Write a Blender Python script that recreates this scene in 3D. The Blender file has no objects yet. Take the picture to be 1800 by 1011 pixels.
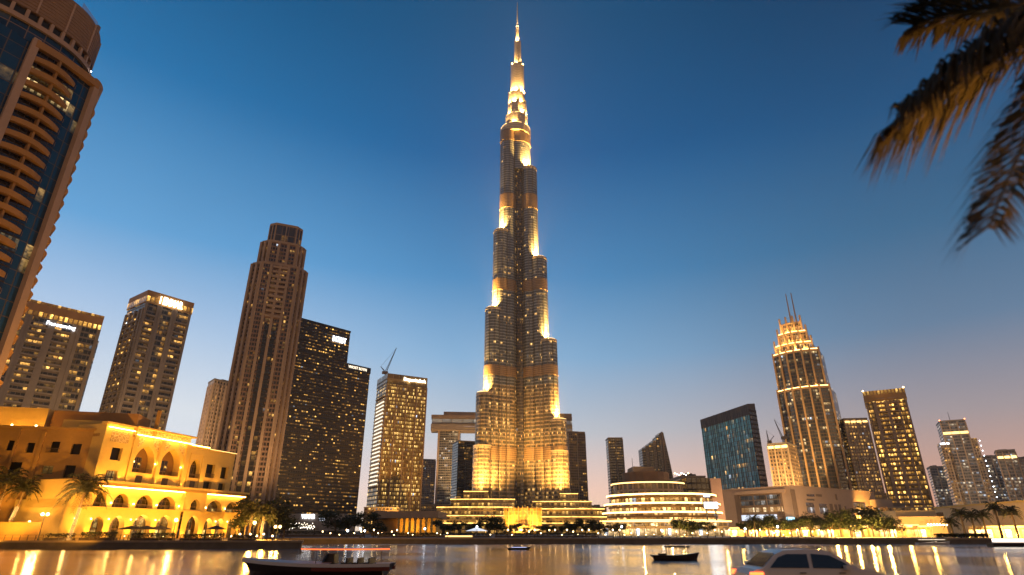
import bpy, math, random
from mathutils import Vector, Matrix
R = math.radians
rng = random.Random(7)
scene = bpy.context.scene
col = scene.collection

# ------------------------------------------------------------------ camera
H = 2.2
TILT = R(22.7)
FPX = 1027.0
cam_d = bpy.data.cameras.new('camera')
cam = bpy.data.objects.new('camera', cam_d)
col.objects.link(cam)
cam.location = (0, 0, H)
cam.rotation_euler = (R(90) + TILT, 0, 0)
cam_d.sensor_width = 36.0
cam_d.lens = 36.0 * FPX / 1800.0
cam_d.clip_start = 0.1
cam_d.clip_end = 30000
cam_d.dof.use_dof = True
cam_d.dof.focus_distance = 260
cam_d.dof.aperture_fstop = 0.42
scene.camera = cam

# ------------------------------------------------------------------ view
scene.view_settings.view_transform = 'Standard'
scene.view_settings.look = 'None'
scene.view_settings.exposure = 0.0
scene.view_settings.gamma = 1.0
scene.cycles.max_bounces = 5
scene.cycles.diffuse_bounces = 2
scene.cycles.glossy_bounces = 3
scene.cycles.transmission_bounces = 2
scene.cycles.volume_bounces = 0
scene.cycles.caustics_reflective = False
scene.cycles.caustics_refractive = False
scene.cycles.sample_clamp_indirect = 4.0
scene.cycles.sample_clamp_direct = 0.0

def lin(c):
    return tuple(((v / 255.0) / 12.92 if v <= 10 else (((v / 255.0) + 0.055) / 1.055) ** 2.4) for v in c)

# ------------------------------------------------------------------ sky: dusk, sun just set behind the camera
SUN_EL, SUN_ROT = R(1.0), R(170)
world = bpy.data.worlds.new('World')
scene.world = world
world.use_nodes = True
wt = world.node_tree
wt.nodes.clear()
wn = wt.nodes
def wl(a, b): wt.links.new(a, b)
wout = wn.new('ShaderNodeOutputWorld')
sky = wn.new('ShaderNodeTexSky')
sky.sky_type = 'NISHITA'
sky.sun_disc = False
sky.sun_elevation = SUN_EL
sky.sun_rotation = SUN_ROT
sky.air_density = 1.0
sky.dust_density = 2.0
sky.ozone_density = 3.0
bg1 = wn.new('ShaderNodeBackground')
wl(sky.outputs[0], bg1.inputs[0])
bg1.inputs[1].default_value = 0.02
tc = wn.new('ShaderNodeTexCoord')
sep = wn.new('ShaderNodeSeparateXYZ')
wl(tc.outputs['Generated'], sep.inputs[0])
def wramp(stops):
    r = wn.new('ShaderNodeValToRGB')
    el = r.color_ramp.elements
    while len(el) > 1: el.remove(el[-1])
    el[0].position = stops[0][0]; el[0].color = (*lin(stops[0][1]), 1)
    for p, c in stops[1:]:
        e = el.new(p); e.color = (*lin(c), 1)
    wl(sep.outputs['Z'], r.inputs[0])
    return r
rl = wramp([(0.0, (246, 241, 234)), (0.10, (229, 235, 245)), (0.167, (232, 238, 245)), (0.30, (176, 205, 238)), (0.405, (105, 171, 224)), (0.60, (31, 117, 175)), (0.72, (4, 91, 142)), (1.0, (14, 52, 92))])
rc = wramp([(0.0, (255, 220, 183)), (0.06, (255, 216, 197)), (0.15, (201, 205, 213)), (0.27, (139, 182, 219)), (0.40, (79, 143, 195)), (0.58, (17, 94, 151)), (0.75, (1, 77, 121)), (1.0, (14, 50, 88))])
rr = wramp([(0.0, (255, 175, 140)), (0.06, (220, 168, 144)), (0.15, (171, 157, 159)), (0.27, (105, 132, 161)), (0.40, (59, 108, 146)), (0.55, (17, 79, 125)), (0.72, (0, 42, 75)), (1.0, (14, 48, 84))])
def wmix(fac, a, b):
    m = wn.new('ShaderNodeMix'); m.data_type = 'RGBA'
    wl(fac, m.inputs[0]); wl(a, m.inputs[6]); wl(b, m.inputs[7])
    return m.outputs[2]
def wrange(src, a, b):
    m = wn.new('ShaderNodeMapRange'); m.interpolation_type = 'SMOOTHSTEP'
    m.inputs[1].default_value = a; m.inputs[2].default_value = b
    wl(src, m.inputs[0])
    return m.outputs[0]
c1 = wmix(wrange(sep.outputs['X'], -0.62, 0.02), rl.outputs[0], rc.outputs[0])
c2 = wmix(wrange(sep.outputs['X'], 0.0, 0.62), c1, rr.outputs[0])
# afterglow of the set sun, low in the half of the sky behind the camera
rb = wramp([(0.0, (200, 150, 98)), (0.10, (190, 144, 100)), (0.25, (142, 122, 104)), (0.45, (84, 100, 122)), (0.75, (36, 74, 116)), (1.0, (14, 50, 88))])
c3 = wmix(wrange(sep.outputs['Y'], 0.15, -0.45), c2, rb.outputs[0])
# uneven, thin high air: very faint mottling
wno = wn.new('ShaderNodeTexNoise'); wno.inputs['Scale'].default_value = 2.2; wno.inputs['Detail'].default_value = 3
wl(tc.outputs['Generated'], wno.inputs['Vector'])
wmr = wn.new('ShaderNodeMapRange'); wmr.inputs[3].default_value = 0.93; wmr.inputs[4].default_value = 1.07
wl(wno.outputs[0], wmr.inputs[0])
bg2 = wn.new('ShaderNodeBackground')
wl(c3, bg2.inputs[0]); wl(wmr.outputs[0], bg2.inputs[1])
wadd = wn.new('ShaderNodeAddShader')
wl(bg1.outputs[0], wadd.inputs[0]); wl(bg2.outputs[0], wadd.inputs[1])
wl(wadd.outputs[0], wout.inputs[0])

sun_d = bpy.data.lights.new('sun', 'SUN')
sun_d.energy = 0.10
sun_d.angle = R(20)
sun_d.color = (1.0, 0.62, 0.34)
sun = bpy.data.objects.new('sun', sun_d)
col.objects.link(sun)
sun.rotation_euler = (R(90 - 8), 0, R(10))     # from low behind the camera, towards the towers

# ------------------------------------------------------------------ pixel to point (design helpers)
def ray(px, py):
    u = (px - 900) / FPX; v = (505.5 - py) / FPX
    return (u, math.cos(TILT) - v * math.sin(TILT), math.sin(TILT) + v * math.cos(TILT))
def at(px, py, Y):
    r = ray(px, py); k = Y / r[1]
    return Vector((r[0] * k, Y, r[2] * k + H))
def atZ(px, py, Z):
    r = ray(px, py); k = (Z - H) / r[2]
    return Vector((r[0] * k, r[1] * k, Z))
def ground(px, Y, z=0.5):
    zc = Y * math.cos(TILT) + (z - H) * math.sin(TILT)
    return Vector(((px - 900) * zc / FPX, Y, z))

# ------------------------------------------------------------------ mesh builder
class MB:
    def __init__(s): s.v = []; s.f = []; s.uv = []
    def face(s, pts, uvs=None):
        i = len(s.v)
        s.v += [tuple(p) for p in pts]
        s.f.append(list(range(i, i + len(pts))))
        if uvs is None: uvs = [(p[0] + p[1], p[2]) for p in pts]
        s.uv += uvs
    def grid(s, rows, uvs=None, closed=False):
        """rows of points of equal length, shared vertices"""
        i0 = len(s.v); n = len(rows[0])
        for r in rows: s.v += [tuple(p) for p in r]
        m = n if closed else n - 1
        for a in range(len(rows) - 1):
            for b in range(m):
                c = (b + 1) % n
                q = [i0 + a * n + b, i0 + a * n + c, i0 + (a + 1) * n + c, i0 + (a + 1) * n + b]
                s.f.append(q)
                if uvs: s.uv += [uvs[a][b], uvs[a][b + 1], uvs[a + 1][b + 1], uvs[a + 1][b]]
                else: s.uv += [(s.v[k][0] + s.v[k][1], s.v[k][2]) for k in q]
    def fan(s, pts):
        s.face(pts, [(p[0], p[1]) for p in pts])
    def obox(s, c, ex, ey, hx, hy, z0, z1):
        """box: centre c (x,y), unit axes ex, ey, half sizes"""
        P = [Vector((c[0], c[1], 0)) + Vector((ex[0], ex[1], 0)) * a * hx + Vector((ey[0], ey[1], 0)) * b * hy
             for a, b in ((-1, -1), (1, -1), (1, 1), (-1, 1))]
        s.prism([(p.x, p.y) for p in P], z0, z1)
    def box(s, x0, x1, y0, y1, z0, z1):
        s.prism([(x0, y0), (x1, y0), (x1, y1), (x0, y1)], z0, z1)
    def prism(s, plan, z0, z1, top=True, bottom=True, plan2=None):
        n = len(plan)
        p2 = plan2 or plan
        A = sum(plan[i][0] * plan[(i + 1) % n][1] - plan[(i + 1) % n][0] * plan[i][1] for i in range(n))
        if A < 0: plan = plan[::-1]; p2 = p2[::-1]
        zz1 = z1 if isinstance(z1, (list, tuple)) else [z1] * n
        if A < 0 and isinstance(z1, (list, tuple)): zz1 = list(zz1)[::-1]
        u = 0
        for i in range(n):
            j = (i + 1) % n
            a, b = plan[i], plan[j]; c, d = p2[j], p2[i]
            L = math.hypot(b[0] - a[0], b[1] - a[1])
            s.face([(a[0], a[1], z0), (b[0], b[1], z0), (c[0], c[1], zz1[j]), (d[0], d[1], zz1[i])],
                   [(u, z0), (u + L, z0), (u + L, zz1[j]), (u, zz1[i])])
            u += L
        if top: s.fan([(p2[i][0], p2[i][1], zz1[i]) for i in range(n)])
        if bottom: s.fan([(p[0], p[1], z0) for p in plan[::-1]])
    def tube(s, path, rad, n=8, cap=True):
        path = [Vector(p) for p in path]
        if not isinstance(rad, (list, tuple)): rad = [rad] * len(path)
        rows = []
        for k, p in enumerate(path):
            t = (path[min(k + 1, len(path) - 1)] - path[max(k - 1, 0)]).normalized()
            a = t.cross(Vector((0, 0, 1)))
            if a.length < 1e-3: a = t.cross(Vector((1, 0, 0)))
            a.normalize(); b = t.cross(a)
            rows.append([p + (a * math.cos(2 * math.pi * q / n) + b * math.sin(2 * math.pi * q / n)) * rad[k] for q in range(n)])
        s.grid(rows, closed=True)
        if cap:
            s.fan(rows[0]); s.fan(rows[-1][::-1])
    def lathe(s, c, prof, n=24):
        rows = [[(c[0] + r * math.cos(2 * math.pi * q / n), c[1] + r * math.sin(2 * math.pi * q / n), z) for q in range(n)] for r, z in prof]
        s.grid(rows, closed=True)
        s.fan(rows[-1])
    def ball(s, c, r, n=10, m=6):
        rows = []
        for a in range(m + 1):
            t = -math.pi / 2 + math.pi * a / m
            rr = max(r * math.cos(t), r * 0.01)
            rows.append([(c[0] + rr * math.cos(2 * math.pi * q / n), c[1] + rr * math.sin(2 * math.pi * q / n), c[2] + r * math.sin(t)) for q in range(n)])
        s.grid(rows, closed=True)
    def ribbon(s, plan, w, z0, z1, closed=False, inward=0.0):
        """band of section w x (z1-z0) following the outside of a plan polyline (counter-clockwise)"""
        out = offset(plan, w, closed); inn = offset(plan, -inward, closed) if inward else plan
        n = len(plan)
        for i in range(n if closed else n - 1):
            j = (i + 1) % n
            q = [inn[i], inn[j], out[j], out[i]]
            s.prism(q, z0, z1)
    def build(s, name, mat, parent=None, smooth=False, kind=None):
        off = Vector(parent['_w']) if parent is not None and '_w' in parent else Vector((0, 0, 0))
        me = bpy.data.meshes.new(name)
        me.from_pydata([(p[0] - off.x, p[1] - off.y, p[2] - off.z) for p in s.v], [], s.f)
        ul = me.uv_layers.new(name='UVMap')
        flat = []
        for t in s.uv: flat += [t[0], t[1]]
        ul.data.foreach_set('uv', flat)
        if smooth: me.polygons.foreach_set('use_smooth', [True] * len(me.polygons))
        me.materials.append(mat)
        me.update()
        o = bpy.data.objects.new(name, me)
        col.objects.link(o)
        if parent is not None:
            o.parent = parent
            o['_w'] = list(off)
        if kind: o['kind'] = kind
        return o

def offset(plan, w, closed=True):
    n = len(plan); out = []
    for i in range(n):
        p = Vector(plan[i][:2])
        a = Vector(plan[i - 1][:2]) if (closed or i > 0) else None
        b = Vector(plan[(i + 1) % n][:2]) if (closed or i < n - 1) else None
        ns = []
        for u, v in ((a, p), (p, b)):
            if u is None or v is None: continue
            d = v - u
            if d.length < 1e-6: continue
            d.normalize(); ns.append(Vector((d.y, -d.x)))
        m = ns[0] if len(ns) == 1 else (ns[0] + ns[1])
        m.normalize()
        k = w / max(0.35, m.dot(ns[0]))
        q = p + m * k
        out.append((q.x, q.y))
    return out
def ccw(plan):
    n = len(plan)
    A = sum(plan[i][0] * plan[(i + 1) % n][1] - plan[(i + 1) % n][0] * plan[i][1] for i in range(n))
    return plan if A > 0 else plan[::-1]
def circle(cx, cy, r, n=28, ry=None):
    ry = ry or r
    return [(cx + r * math.cos(2 * math.pi * k / n), cy + ry * math.sin(2 * math.pi * k / n)) for k in range(n)]

def thing(name, label, cat, loc=(0, 0, 0), group=None):
    o = bpy.data.objects.new(name, None)
    o.empty_display_size = 0.5
    o.location = loc
    o['_w'] = list(loc)
    col.objects.link(o)
    o['label'] = label; o['category'] = cat
    if group: o['group'] = group
    return o
def struct(o, kind='structure'):
    o['kind'] = kind
    return o
def copy_thing(root, loc, rotz=0.0, scale=1.0, label=None, group=None):
    c = root.copy(); col.objects.link(c)
    c.location = loc; c.rotation_euler = (0, 0, rotz); c.scale = (scale,) * 3
    c['_w'] = list(loc)
    if label: c['label'] = label
    if group: c['group'] = group
    for ch in list(root.children):
        d = ch.copy(); col.objects.link(d); d.parent = c
        for g in list(ch.children):
            e = g.copy(); col.objects.link(e); e.parent = d
    return c

# ------------------------------------------------------------------ materials
class NT:
    def __init__(s, name):
        s.m = bpy.data.materials.new(name); s.m.use_nodes = True
        s.t = s.m.node_tree; s.t.nodes.clear()
        s.out = s.t.nodes.new('ShaderNodeOutputMaterial')
    def n(s, k, **kw):
        x = s.t.nodes.new('ShaderNode' + k)
        for a, b in kw.items(): setattr(x, a, b)
        return x
    def set(s, sock, v):
        if hasattr(v, 'links'): s.t.links.new(v, sock)
        else:
            try: sock.default_value = v
            except Exception: sock.default_value = (*v, 1.0)
    def m_(s, op, a, b=0.0, c=None):
        x = s.n('Math', operation=op)
        s.set(x.inputs[0], a); s.set(x.inputs[1], b)
        if c is not None: s.set(x.inputs[2], c)
        return x.outputs[0]
    def mix(s, f, a, b, mode='MIX'):
        x = s.n('Mix', data_type='RGBA', blend_type=mode)
        s.set(x.inputs[0], f); s.set(x.inputs[6], a if hasattr(a, 'links') else (*a, 1)); s.set(x.inputs[7], b if hasattr(b, 'links') else (*b, 1))
        return x.outputs[2]
    def noise(s, vec, scale, detail=3.0, rough=0.55):
        x = s.n('TexNoise'); x.inputs['Scale'].default_value = scale; x.inputs['Detail'].default_value = detail
        x.inputs['Roughness'].default_value = rough
        if vec is not None: s.t.links.new(vec, x.inputs['Vector'])
        return x.outputs[0]
    def bsdf(s, **kw):
        p = s.n('BsdfPrincipled')
        for k, v in kw.items(): s.set(p.inputs[k.replace('_', ' ')], v)
        return p
    def end(s, sh):
        s.t.links.new(sh, s.out.inputs[0]); return s.m

def plain(name, c, rough=0.7, var=0.18, scale=0.5, metal=0.0, bump=0.0, spec=0.4, bscale=None):
    t = NT(name)
    tc = t.n('TexCoord').outputs['Object']
    a = t.noise(tc, scale, 5.0); b = t.noise(tc, scale * 9, 3.0)
    f = t.m_('ADD', t.m_('MULTIPLY', a, 0.7), t.m_('MULTIPLY', b, 0.3))
    k = t.n('MapRange'); t.set(k.inputs[0], f); k.inputs[1].default_value = 0.3; k.inputs[2].default_value = 0.7
    lo = tuple(v * (1 - var) for v in c); hi = tuple(min(1, v * (1 + var)) for v in c)
    cc = t.mix(k.outputs[0], lo, hi)
    p = t.bsdf(Base_Color=cc, Roughness=rough, Metallic=metal)
    p.inputs['Specular IOR Level'].default_value = spec
    if bump:
        bn = t.n('Bump'); bn.inputs['Strength'].default_value = bump; bn.inputs['Distance'].default_value = 0.05
        t.set(bn.inputs['Height'], t.noise(tc, bscale or scale * 14, 4.0)); t.set(p.inputs['Normal'], bn.outputs[0])
    return t.end(p.outputs[0])

def emis(name, c, s, sample=True, flick=0.0, scale=0.4):
    t = NT(name)
    e = t.n('Emission'); t.set(e.inputs[0], (*c, 1)); e.inputs[1].default_value = s
    if flick:
        tc = t.n('TexCoord').outputs['Object']
        f = t.noise(tc, scale, 4.0, 0.7)
        k = t.n('MapRange'); t.set(k.inputs[0], f); k.inputs[1].default_value = 0.35; k.inputs[2].default_value = 0.65
        k.inputs[3].default_value = s * (1 - flick); k.inputs[4].default_value = s * (1 + flick)
        t.set(e.inputs[1], k.outputs[0])
    m = t.end(e.outputs[0])
    if not sample: m.cycles.emission_sampling = 'NONE'
    return m

AMBER = (1.0, 0.40, 0.04); WARM = (1.0, 0.54, 0.13); COOL = (0.75, 0.86, 1.0)

def facade(name, wall, glass, bw=3.0, fh=3.6, wx=0.12, wy0=0.18, wy1=0.86, lit=0.18, e=1.4, c0=AMBER, c1=WARM,
           cool=0.03, rough=0.12, wrough=0.65, seed=1.0, clump=1.0, cs=0.13, metal=0.0, wvar=0.22, tilt=0.035, run=1.0,
           stain=0.3, fin=0.0, group=1, gmetal=0.0):
    """curtain wall: u, v of the UV map are metres along the wall and above ground. run: how many bays share one room light"""
    t = NT(name)
    uv = t.n('UVMap'); sp = t.n('SeparateXYZ'); t.set(sp.inputs[0], uv.outputs[0])
    u, v = sp.outputs[0], sp.outputs[1]
    cu, cv = t.m_('DIVIDE', u, bw), t.m_('DIVIDE', v, fh)
    iu, iv = t.m_('FLOOR', cu), t.m_('FLOOR', cv)
    fu, fv = t.m_('FRACT', cu), t.m_('FRACT', cv)
    mx = t.m_('MULTIPLY', t.m_('GREATER_THAN', fu, wx), t.m_('LESS_THAN', fu, 1 - wx))
    my = t.m_('MULTIPLY', t.m_('GREATER_THAN', fv, wy0), t.m_('LESS_THAN', fv, wy1))
    mask = t.m_('MULTIPLY', mx, my)
    def cell(a, b, sd):
        c = t.n('CombineXYZ'); t.set(c.inputs[0], a); t.set(c.inputs[1], b); c.inputs[2].default_value = sd
        w = t.n('TexWhiteNoise'); t.set(w.inputs['Vector'], c.outputs[0]); return w
    ru = t.m_('FLOOR', t.m_('DIVIDE', iu, run)) if run != 1.0 else iu
    w1 = cell(ru, iv, seed); w2 = cell(iu, iv, seed + 7.3)
    cc = t.n('CombineXYZ'); t.set(cc.inputs[0], t.m_('MULTIPLY', iu, 1.5)); t.set(cc.inputs[1], t.m_('MULTIPLY', iv, 0.6)); cc.inputs[2].default_value = seed * 3.1
    cl = t.noise(cc.outputs[0], cs, 2.0)
    k = t.n('MapRange'); t.set(k.inputs[0], cl); k.inputs[1].default_value = 0.36; k.inputs[2].default_value = 0.64
    k.inputs[3].default_value = lit * (1 - 0.75 * clump); k.inputs[4].default_value = lit * (1 + 0.9 * clump)
    on = t.m_('ADD', t.m_('MULTIPLY', t.m_('LESS_THAN', w1.outputs[0], k.outputs[0]), 0.86), t.m_('MULTIPLY', t.m_('LESS_THAN', w1.outputs[0], t.m_('MULTIPLY', k.outputs[0], 2.6)), 0.14))
    # now and then a run of bays on one floor (corridor, office) is lit dimly from end to end
    w3 = cell(t.m_('FLOOR', t.m_('DIVIDE', iu, 6.0)), iv, seed + 23.7)
    on = t.m_('MAXIMUM', on, t.m_('MULTIPLY', t.m_('LESS_THAN', w3.outputs[0], min(.10, lit * .35)), 0.45))
    # what is seen through the pane: lamp, curtain edge, furniture
    iv3 = t.n('CombineXYZ'); t.set(iv3.inputs[0], t.m_('MULTIPLY', u, 1.0)); t.set(iv3.inputs[1], t.m_('MULTIPLY', v, 1.2)); iv3.inputs[2].default_value = seed
    inner = t.noise(iv3.outputs[0], 0.85, 3.0, 0.7)
    ki = t.n('MapRange'); t.set(ki.inputs[0], inner); ki.inputs[1].default_value = 0.34; ki.inputs[2].default_value = 0.68; ki.inputs[3].default_value = 0.12; ki.inputs[4].default_value = 1.6
    br = t.m_('MULTIPLY_ADD', t.m_('POWER', w2.outputs[0], 3.0), 1.5, 0.16)
    # ceiling lamps: brightest high in the room, and a curtain or wall hides part of the width
    gv = t.n('MapRange'); t.set(gv.inputs[0], fv); gv.inputs[1].default_value = wy0; gv.inputs[2].default_value = wy1; gv.inputs[3].default_value = 0.15; gv.inputs[4].default_value = 1.25
    cut = t.m_('LESS_THAN', t.m_('ABSOLUTE', t.m_('SUBTRACT', fu, w2.outputs[0])), 0.62)
    br = t.m_('MULTIPLY', br, t.m_('MULTIPLY', gv.outputs[0], t.m_('MULTIPLY_ADD', cut, 0.85, 0.15)))
    es = t.m_('MULTIPLY', t.m_('MULTIPLY', on, br), t.m_('MULTIPLY', ki.outputs[0], e * 0.72))
    es = t.m_('MULTIPLY', es, mask)
    sc = t.n('SeparateColor'); t.set(sc.inputs[0], w2.outputs[1])
    ec = t.mix(sc.outputs[0], c0, c1)
    ec = t.mix(t.m_('LESS_THAN', sc.outputs[1], cool), ec, COOL)
    # wall colour with stains
    ob = t.n('TexCoord').outputs['Object']
    n1 = t.noise(ob, 0.06, 4.0)
    st = t.n('CombineXYZ'); t.set(st.inputs[0], t.m_('MULTIPLY', u, 0.9)); t.set(st.inputs[1], t.m_('MULTIPLY', v, 0.03))
    n2 = t.noise(st.outputs[0], 1.0, 3.0)
    nf = t.m_('ADD', t.m_('MULTIPLY', n1, 1 - stain), t.m_('MULTIPLY', n2, stain))
    kw = t.n('MapRange'); t.set(kw.inputs[0], nf); kw.inputs[1].default_value = 0.3; kw.inputs[2].default_value = 0.7
    wc = t.mix(kw.outputs[0], tuple(x * (1 - wvar) for x in wall), tuple(min(1, x * (1 + wvar)) for x in wall))
    # panes sit at slightly different angles
    geo = t.n('NewGeometry')
    vm = t.n('VectorMath', operation='SUBTRACT'); t.set(vm.inputs[0], w2.outputs[1]); vm.inputs[1].default_value = (0.5, 0.5, 0.5)
    vs = t.n('VectorMath', operation='SCALE'); t.set(vs.inputs[0], vm.outputs[0]); vs.inputs[3].default_value = tilt
    va = t.n('VectorMath', operation='ADD'); t.set(va.inputs[0], geo.outputs['Normal']); t.set(va.inputs[1], vs.outputs[0])
    vn = t.n('VectorMath', operation='NORMALIZE'); t.set(vn.inputs[0], va.outputs[0])
    gc = t.mix(sc.outputs[2], tuple(x * 0.6 for x in glass), tuple(min(1, x * 1.4) for x in glass))
    g = t.bsdf(Base_Color=gc, Roughness=rough, Metallic=gmetal, Normal=vn.outputs[0], Emission_Color=ec, Emission_Strength=es)
    g.inputs['Specular IOR Level'].default_value = 0.7
    w = t.bsdf(Base_Color=wc, Roughness=wrough, Metallic=metal)
    w.inputs['Specular IOR Level'].default_value = 0.35
    ms = t.n('MixShader'); t.set(ms.inputs[0], mask); t.set(ms.inputs[1], w.outputs[0]); t.set(ms.inputs[2], g.outputs[0])
    m = t.end(ms.outputs[0])
    m.cycles.emission_sampling = 'NONE'
    return m

def leafmat(name, c, var=0.5):
    t = NT(name)
    tc = t.n('TexCoord').outputs['Object']
    k = t.n('MapRange'); t.set(k.inputs[0], t.noise(tc, 1.1, 3.0)); k.inputs[1].default_value = 0.3; k.inputs[2].default_value = 0.7
    cc = t.mix(k.outputs[0], tuple(v * (1 - var) for v in c), tuple(v * (1 + var) for v in c))
    p = t.bsdf(Base_Color=cc, Roughness=0.6)
    p.inputs['Specular IOR Level'].default_value = 0.25
    tr = t.n('BsdfTranslucent'); t.set(tr.inputs[0], cc)
    ms = t.n('MixShader'); ms.inputs[0].default_value = 0.25
    t.set(ms.inputs[1], p.outputs[0]); t.set(ms.inputs[2], tr.outputs[0])
    return t.end(ms.outputs[0])

def lamp(kind, loc, power, c=AMBER, target=None, angle=120, blend=0.8, radius=0.3, parent=None):
    d = bpy.data.lights.new('flood_or_fill_light', kind)
    d.energy = power; d.color = c
    d.shadow_soft_size = radius
    if kind == 'SPOT': d.spot_size = R(angle); d.spot_blend = blend
    o = bpy.data.objects.new('flood_or_fill_light', d)
    col.objects.link(o)
    o.location = loc
    if target is not None:
        o.rotation_euler = (Vector(target) - Vector(loc)).to_track_quat('-Z', 'Y').to_euler()
    return o

FONTCACHE = {}
def lettering(name, body, mat, parent, org, ex, size, depth=0.3, width=None, up=(0, 0, 1), align='LEFT'):
    cu = bpy.data.curves.new('lettering', 'FONT')
    cu.body = body; cu.size = 1.0; cu.extrude = 0.0; cu.offset = 0.012
    cu.resolution_u = 2
    tmp = bpy.data.objects.new('lettering', cu)
    me0 = bpy.data.meshes.new_from_object(tmp)
    vs = [v.co.copy() for v in me0.vertices]
    fs = [list(p.vertices) for p in me0.polygons]
    bpy.data.objects.remove(tmp); bpy.data.meshes.remove(me0); bpy.data.curves.remove(cu)
    x0 = min(v.x for v in vs); x1 = max(v.x for v in vs); y1 = max(v.y for v in vs); y0 = min(v.y for v in vs)
    sx = (width / (x1 - x0)) if width else size / 0.7
    sz = size / (y1 - y0)
    ex = Vector((ex[0], ex[1], 0)).normalized(); nn = Vector((ex.y, -ex.x, 0)); up = Vector(up)
    mb = MB()
    W = [Vector(org) + ex * (v.x - x0) * sx + up * (v.y - y0) * sz for v in vs]
    for f in fs: mb.face([W[i] + nn * depth for i in f])
    ed = {}
    for f in fs:
        for a, b in zip(f, f[1:] + f[:1]):
            k = (min(a, b), max(a, b)); ed.setdefault(k, []).append((a, b))
    for k, l in ed.items():
        if len(l) == 1:
            a, b = l[0]
            mb.face([W[a], W[b], W[b] + nn * depth, W[a] + nn * depth])
    return mb.build(name, mat, parent)

M = {}
M['led'] = emis('warm_led', (1.0, 0.58, 0.18), 4.5)
M['led_hot'] = emis('warm_led_bright', (1.0, 0.60, 0.20), 6.5)
M['led_dim'] = emis('warm_led_dim', (1.0, 0.60, 0.20), 3.0)
M['lampglow'] = emis('lamp_glow', (1.0, 0.60, 0.20), 12.0)
M['bulb'] = emis('bulb_glow', (1.0, 0.66, 0.28), 16.0, sample=False)
M['bulb_white'] = emis('white_bulb_glow', (0.85, 0.92, 1.0), 12.0, sample=False)
M['sign_white'] = emis('sign_white', (0.86, 0.90, 1.0), 4.5, sample=False)
M['sign_warm'] = emis('sign_warm', (1.0, 0.86, 0.62), 7.0)
M['sign_soft'] = emis('sign_soft', (1.0, 0.82, 0.60), 2.2, sample=False)
M['screen_white'] = emis('screen_white', (0.80, 0.86, 1.0), 1.1, sample=False, flick=0.25, scale=0.3)
M['screen_hot'] = emis('screen_hot', (0.92, 0.96, 1.0), 9.0)
M['screen_blue'] = emis('screen_blue', (0.45, 0.82, 1.0), 2.4, sample=False)
M['steel'] = plain('steel', (0.16, 0.15, 0.14), 0.45, 0.15, 0.8, metal=0.6)
M['dark'] = plain('dark_metal', (0.03, 0.03, 0.032), 0.5, 0.2, 0.8)
M['concrete'] = plain('concrete', (0.30, 0.25, 0.20), 0.8, 0.2, 0.12, bump=0.3)
M['roof'] = plain('roof_grey', (0.16, 0.14, 0.125), 0.85, 0.2, 0.15)
M['brown'] = plain('brown_stone', (0.36, 0.25, 0.165), 0.7, 0.18, 0.08, bump=0.2)
M['tan'] = plain('tan_stone', (0.50, 0.36, 0.24), 0.75, 0.15, 0.1, bump=0.2)
M['cream'] = plain('cream_render', (0.64, 0.43, 0.14), 0.85, 0.12, 0.14, bump=0.35, bscale=3.0)
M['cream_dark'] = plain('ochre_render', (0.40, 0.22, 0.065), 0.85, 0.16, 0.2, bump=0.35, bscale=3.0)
M['glassdark'] = plain('dark_glass', (0.012, 0.014, 0.018), 0.08, 0.3, 0.6, spec=0.7)
M['rail'] = plain('bronze_rail', (0.10, 0.06, 0.03), 0.5, 0.2, 1.0, metal=0.3)
# ------------------------------------------------------------------ ground, water, quays
Z0 = 0.5          # land level
ZW = -1.0         # water level
def water_mat():
    t = NT('lake_water')
    tc = t.n('TexCoord').outputs['Object']
    mp = t.n('Mapping'); t.set(mp.inputs[0], tc); mp.inputs['Scale'].default_value = (0.35, 1.0, 1.0)
    a = t.noise(mp.outputs[0], 0.55, 4.0, 0.6)
    b = t.noise(tc, 0.045, 3.0, 0.5)
    bn = t.n('Bump'); bn.inputs['Strength'].default_value = 0.25; bn.inputs['Distance'].default_value = 0.08
    mp2 = t.n('Mapping'); t.set(mp2.inputs[0], tc); mp2.inputs['Scale'].default_value = (0.05, 0.55, 1.0)
    a2 = t.noise(mp2.outputs[0], 0.8, 3.0, 0.6)
    t.set(bn.inputs['Height'], t.m_('ADD', t.m_('MULTIPLY', a, 0.8), t.m_('MULTIPLY', a2, 1.5)))
    k = t.n('MapRange'); t.set(k.inputs[0], b); k.inputs[1].default_value = 0.35; k.inputs[2].default_value = 0.65
    k.inputs[3].default_value = 0.13; k.inputs[4].default_value = 0.23
    g = t.n('BsdfGlossy'); g.distribution = 'MULTI_GGX'
    t.set(g.inputs['Color'], (0.96, 0.95, 0.94, 1)); t.set(g.inputs['Roughness'], k.outputs[0]); t.set(g.inputs['Normal'], bn.outputs[0])
    df = t.n('BsdfDiffuse'); t.set(df.inputs[0], (0.012, 0.02, 0.026, 1))
    fr = t.n('Fresnel'); fr.inputs['IOR'].default_value = 1.36
    ms = t.n('MixShader'); t.set(ms.inputs[0], fr.outputs[0]); t.set(ms.inputs[1], df.outputs[0]); t.set(ms.inputs[2], g.outputs[0])
    return t.end(ms.outputs[0])
mb = MB(); mb.face([(-900, 10, ZW), (900, 10, ZW), (900, 420, ZW), (-900, 420, ZW)])
struct(mb.build('lake_water', water_mat()))
shore = [(-420, 131), (-43.5, 131), (-46, 139), (-70, 160), (-82, 187), (-20, 184.5), (70, 186), (120, 183), (178, 186), (196, 176), (420, 170)]
M['paving'] = plain('paving', (0.22, 0.18, 0.14), 0.7, 0.25, 0.2, bump=0.3)
mb = MB()
mb.face([(x, y, Z0) for x, y in shore] + [(9000, 170, Z0), (9000, 12000, Z0), (-9000, 12000, Z0), (-9000, 131, Z0)], None)
struct(mb.build('ground', M['paving']))
mb = MB()
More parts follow.
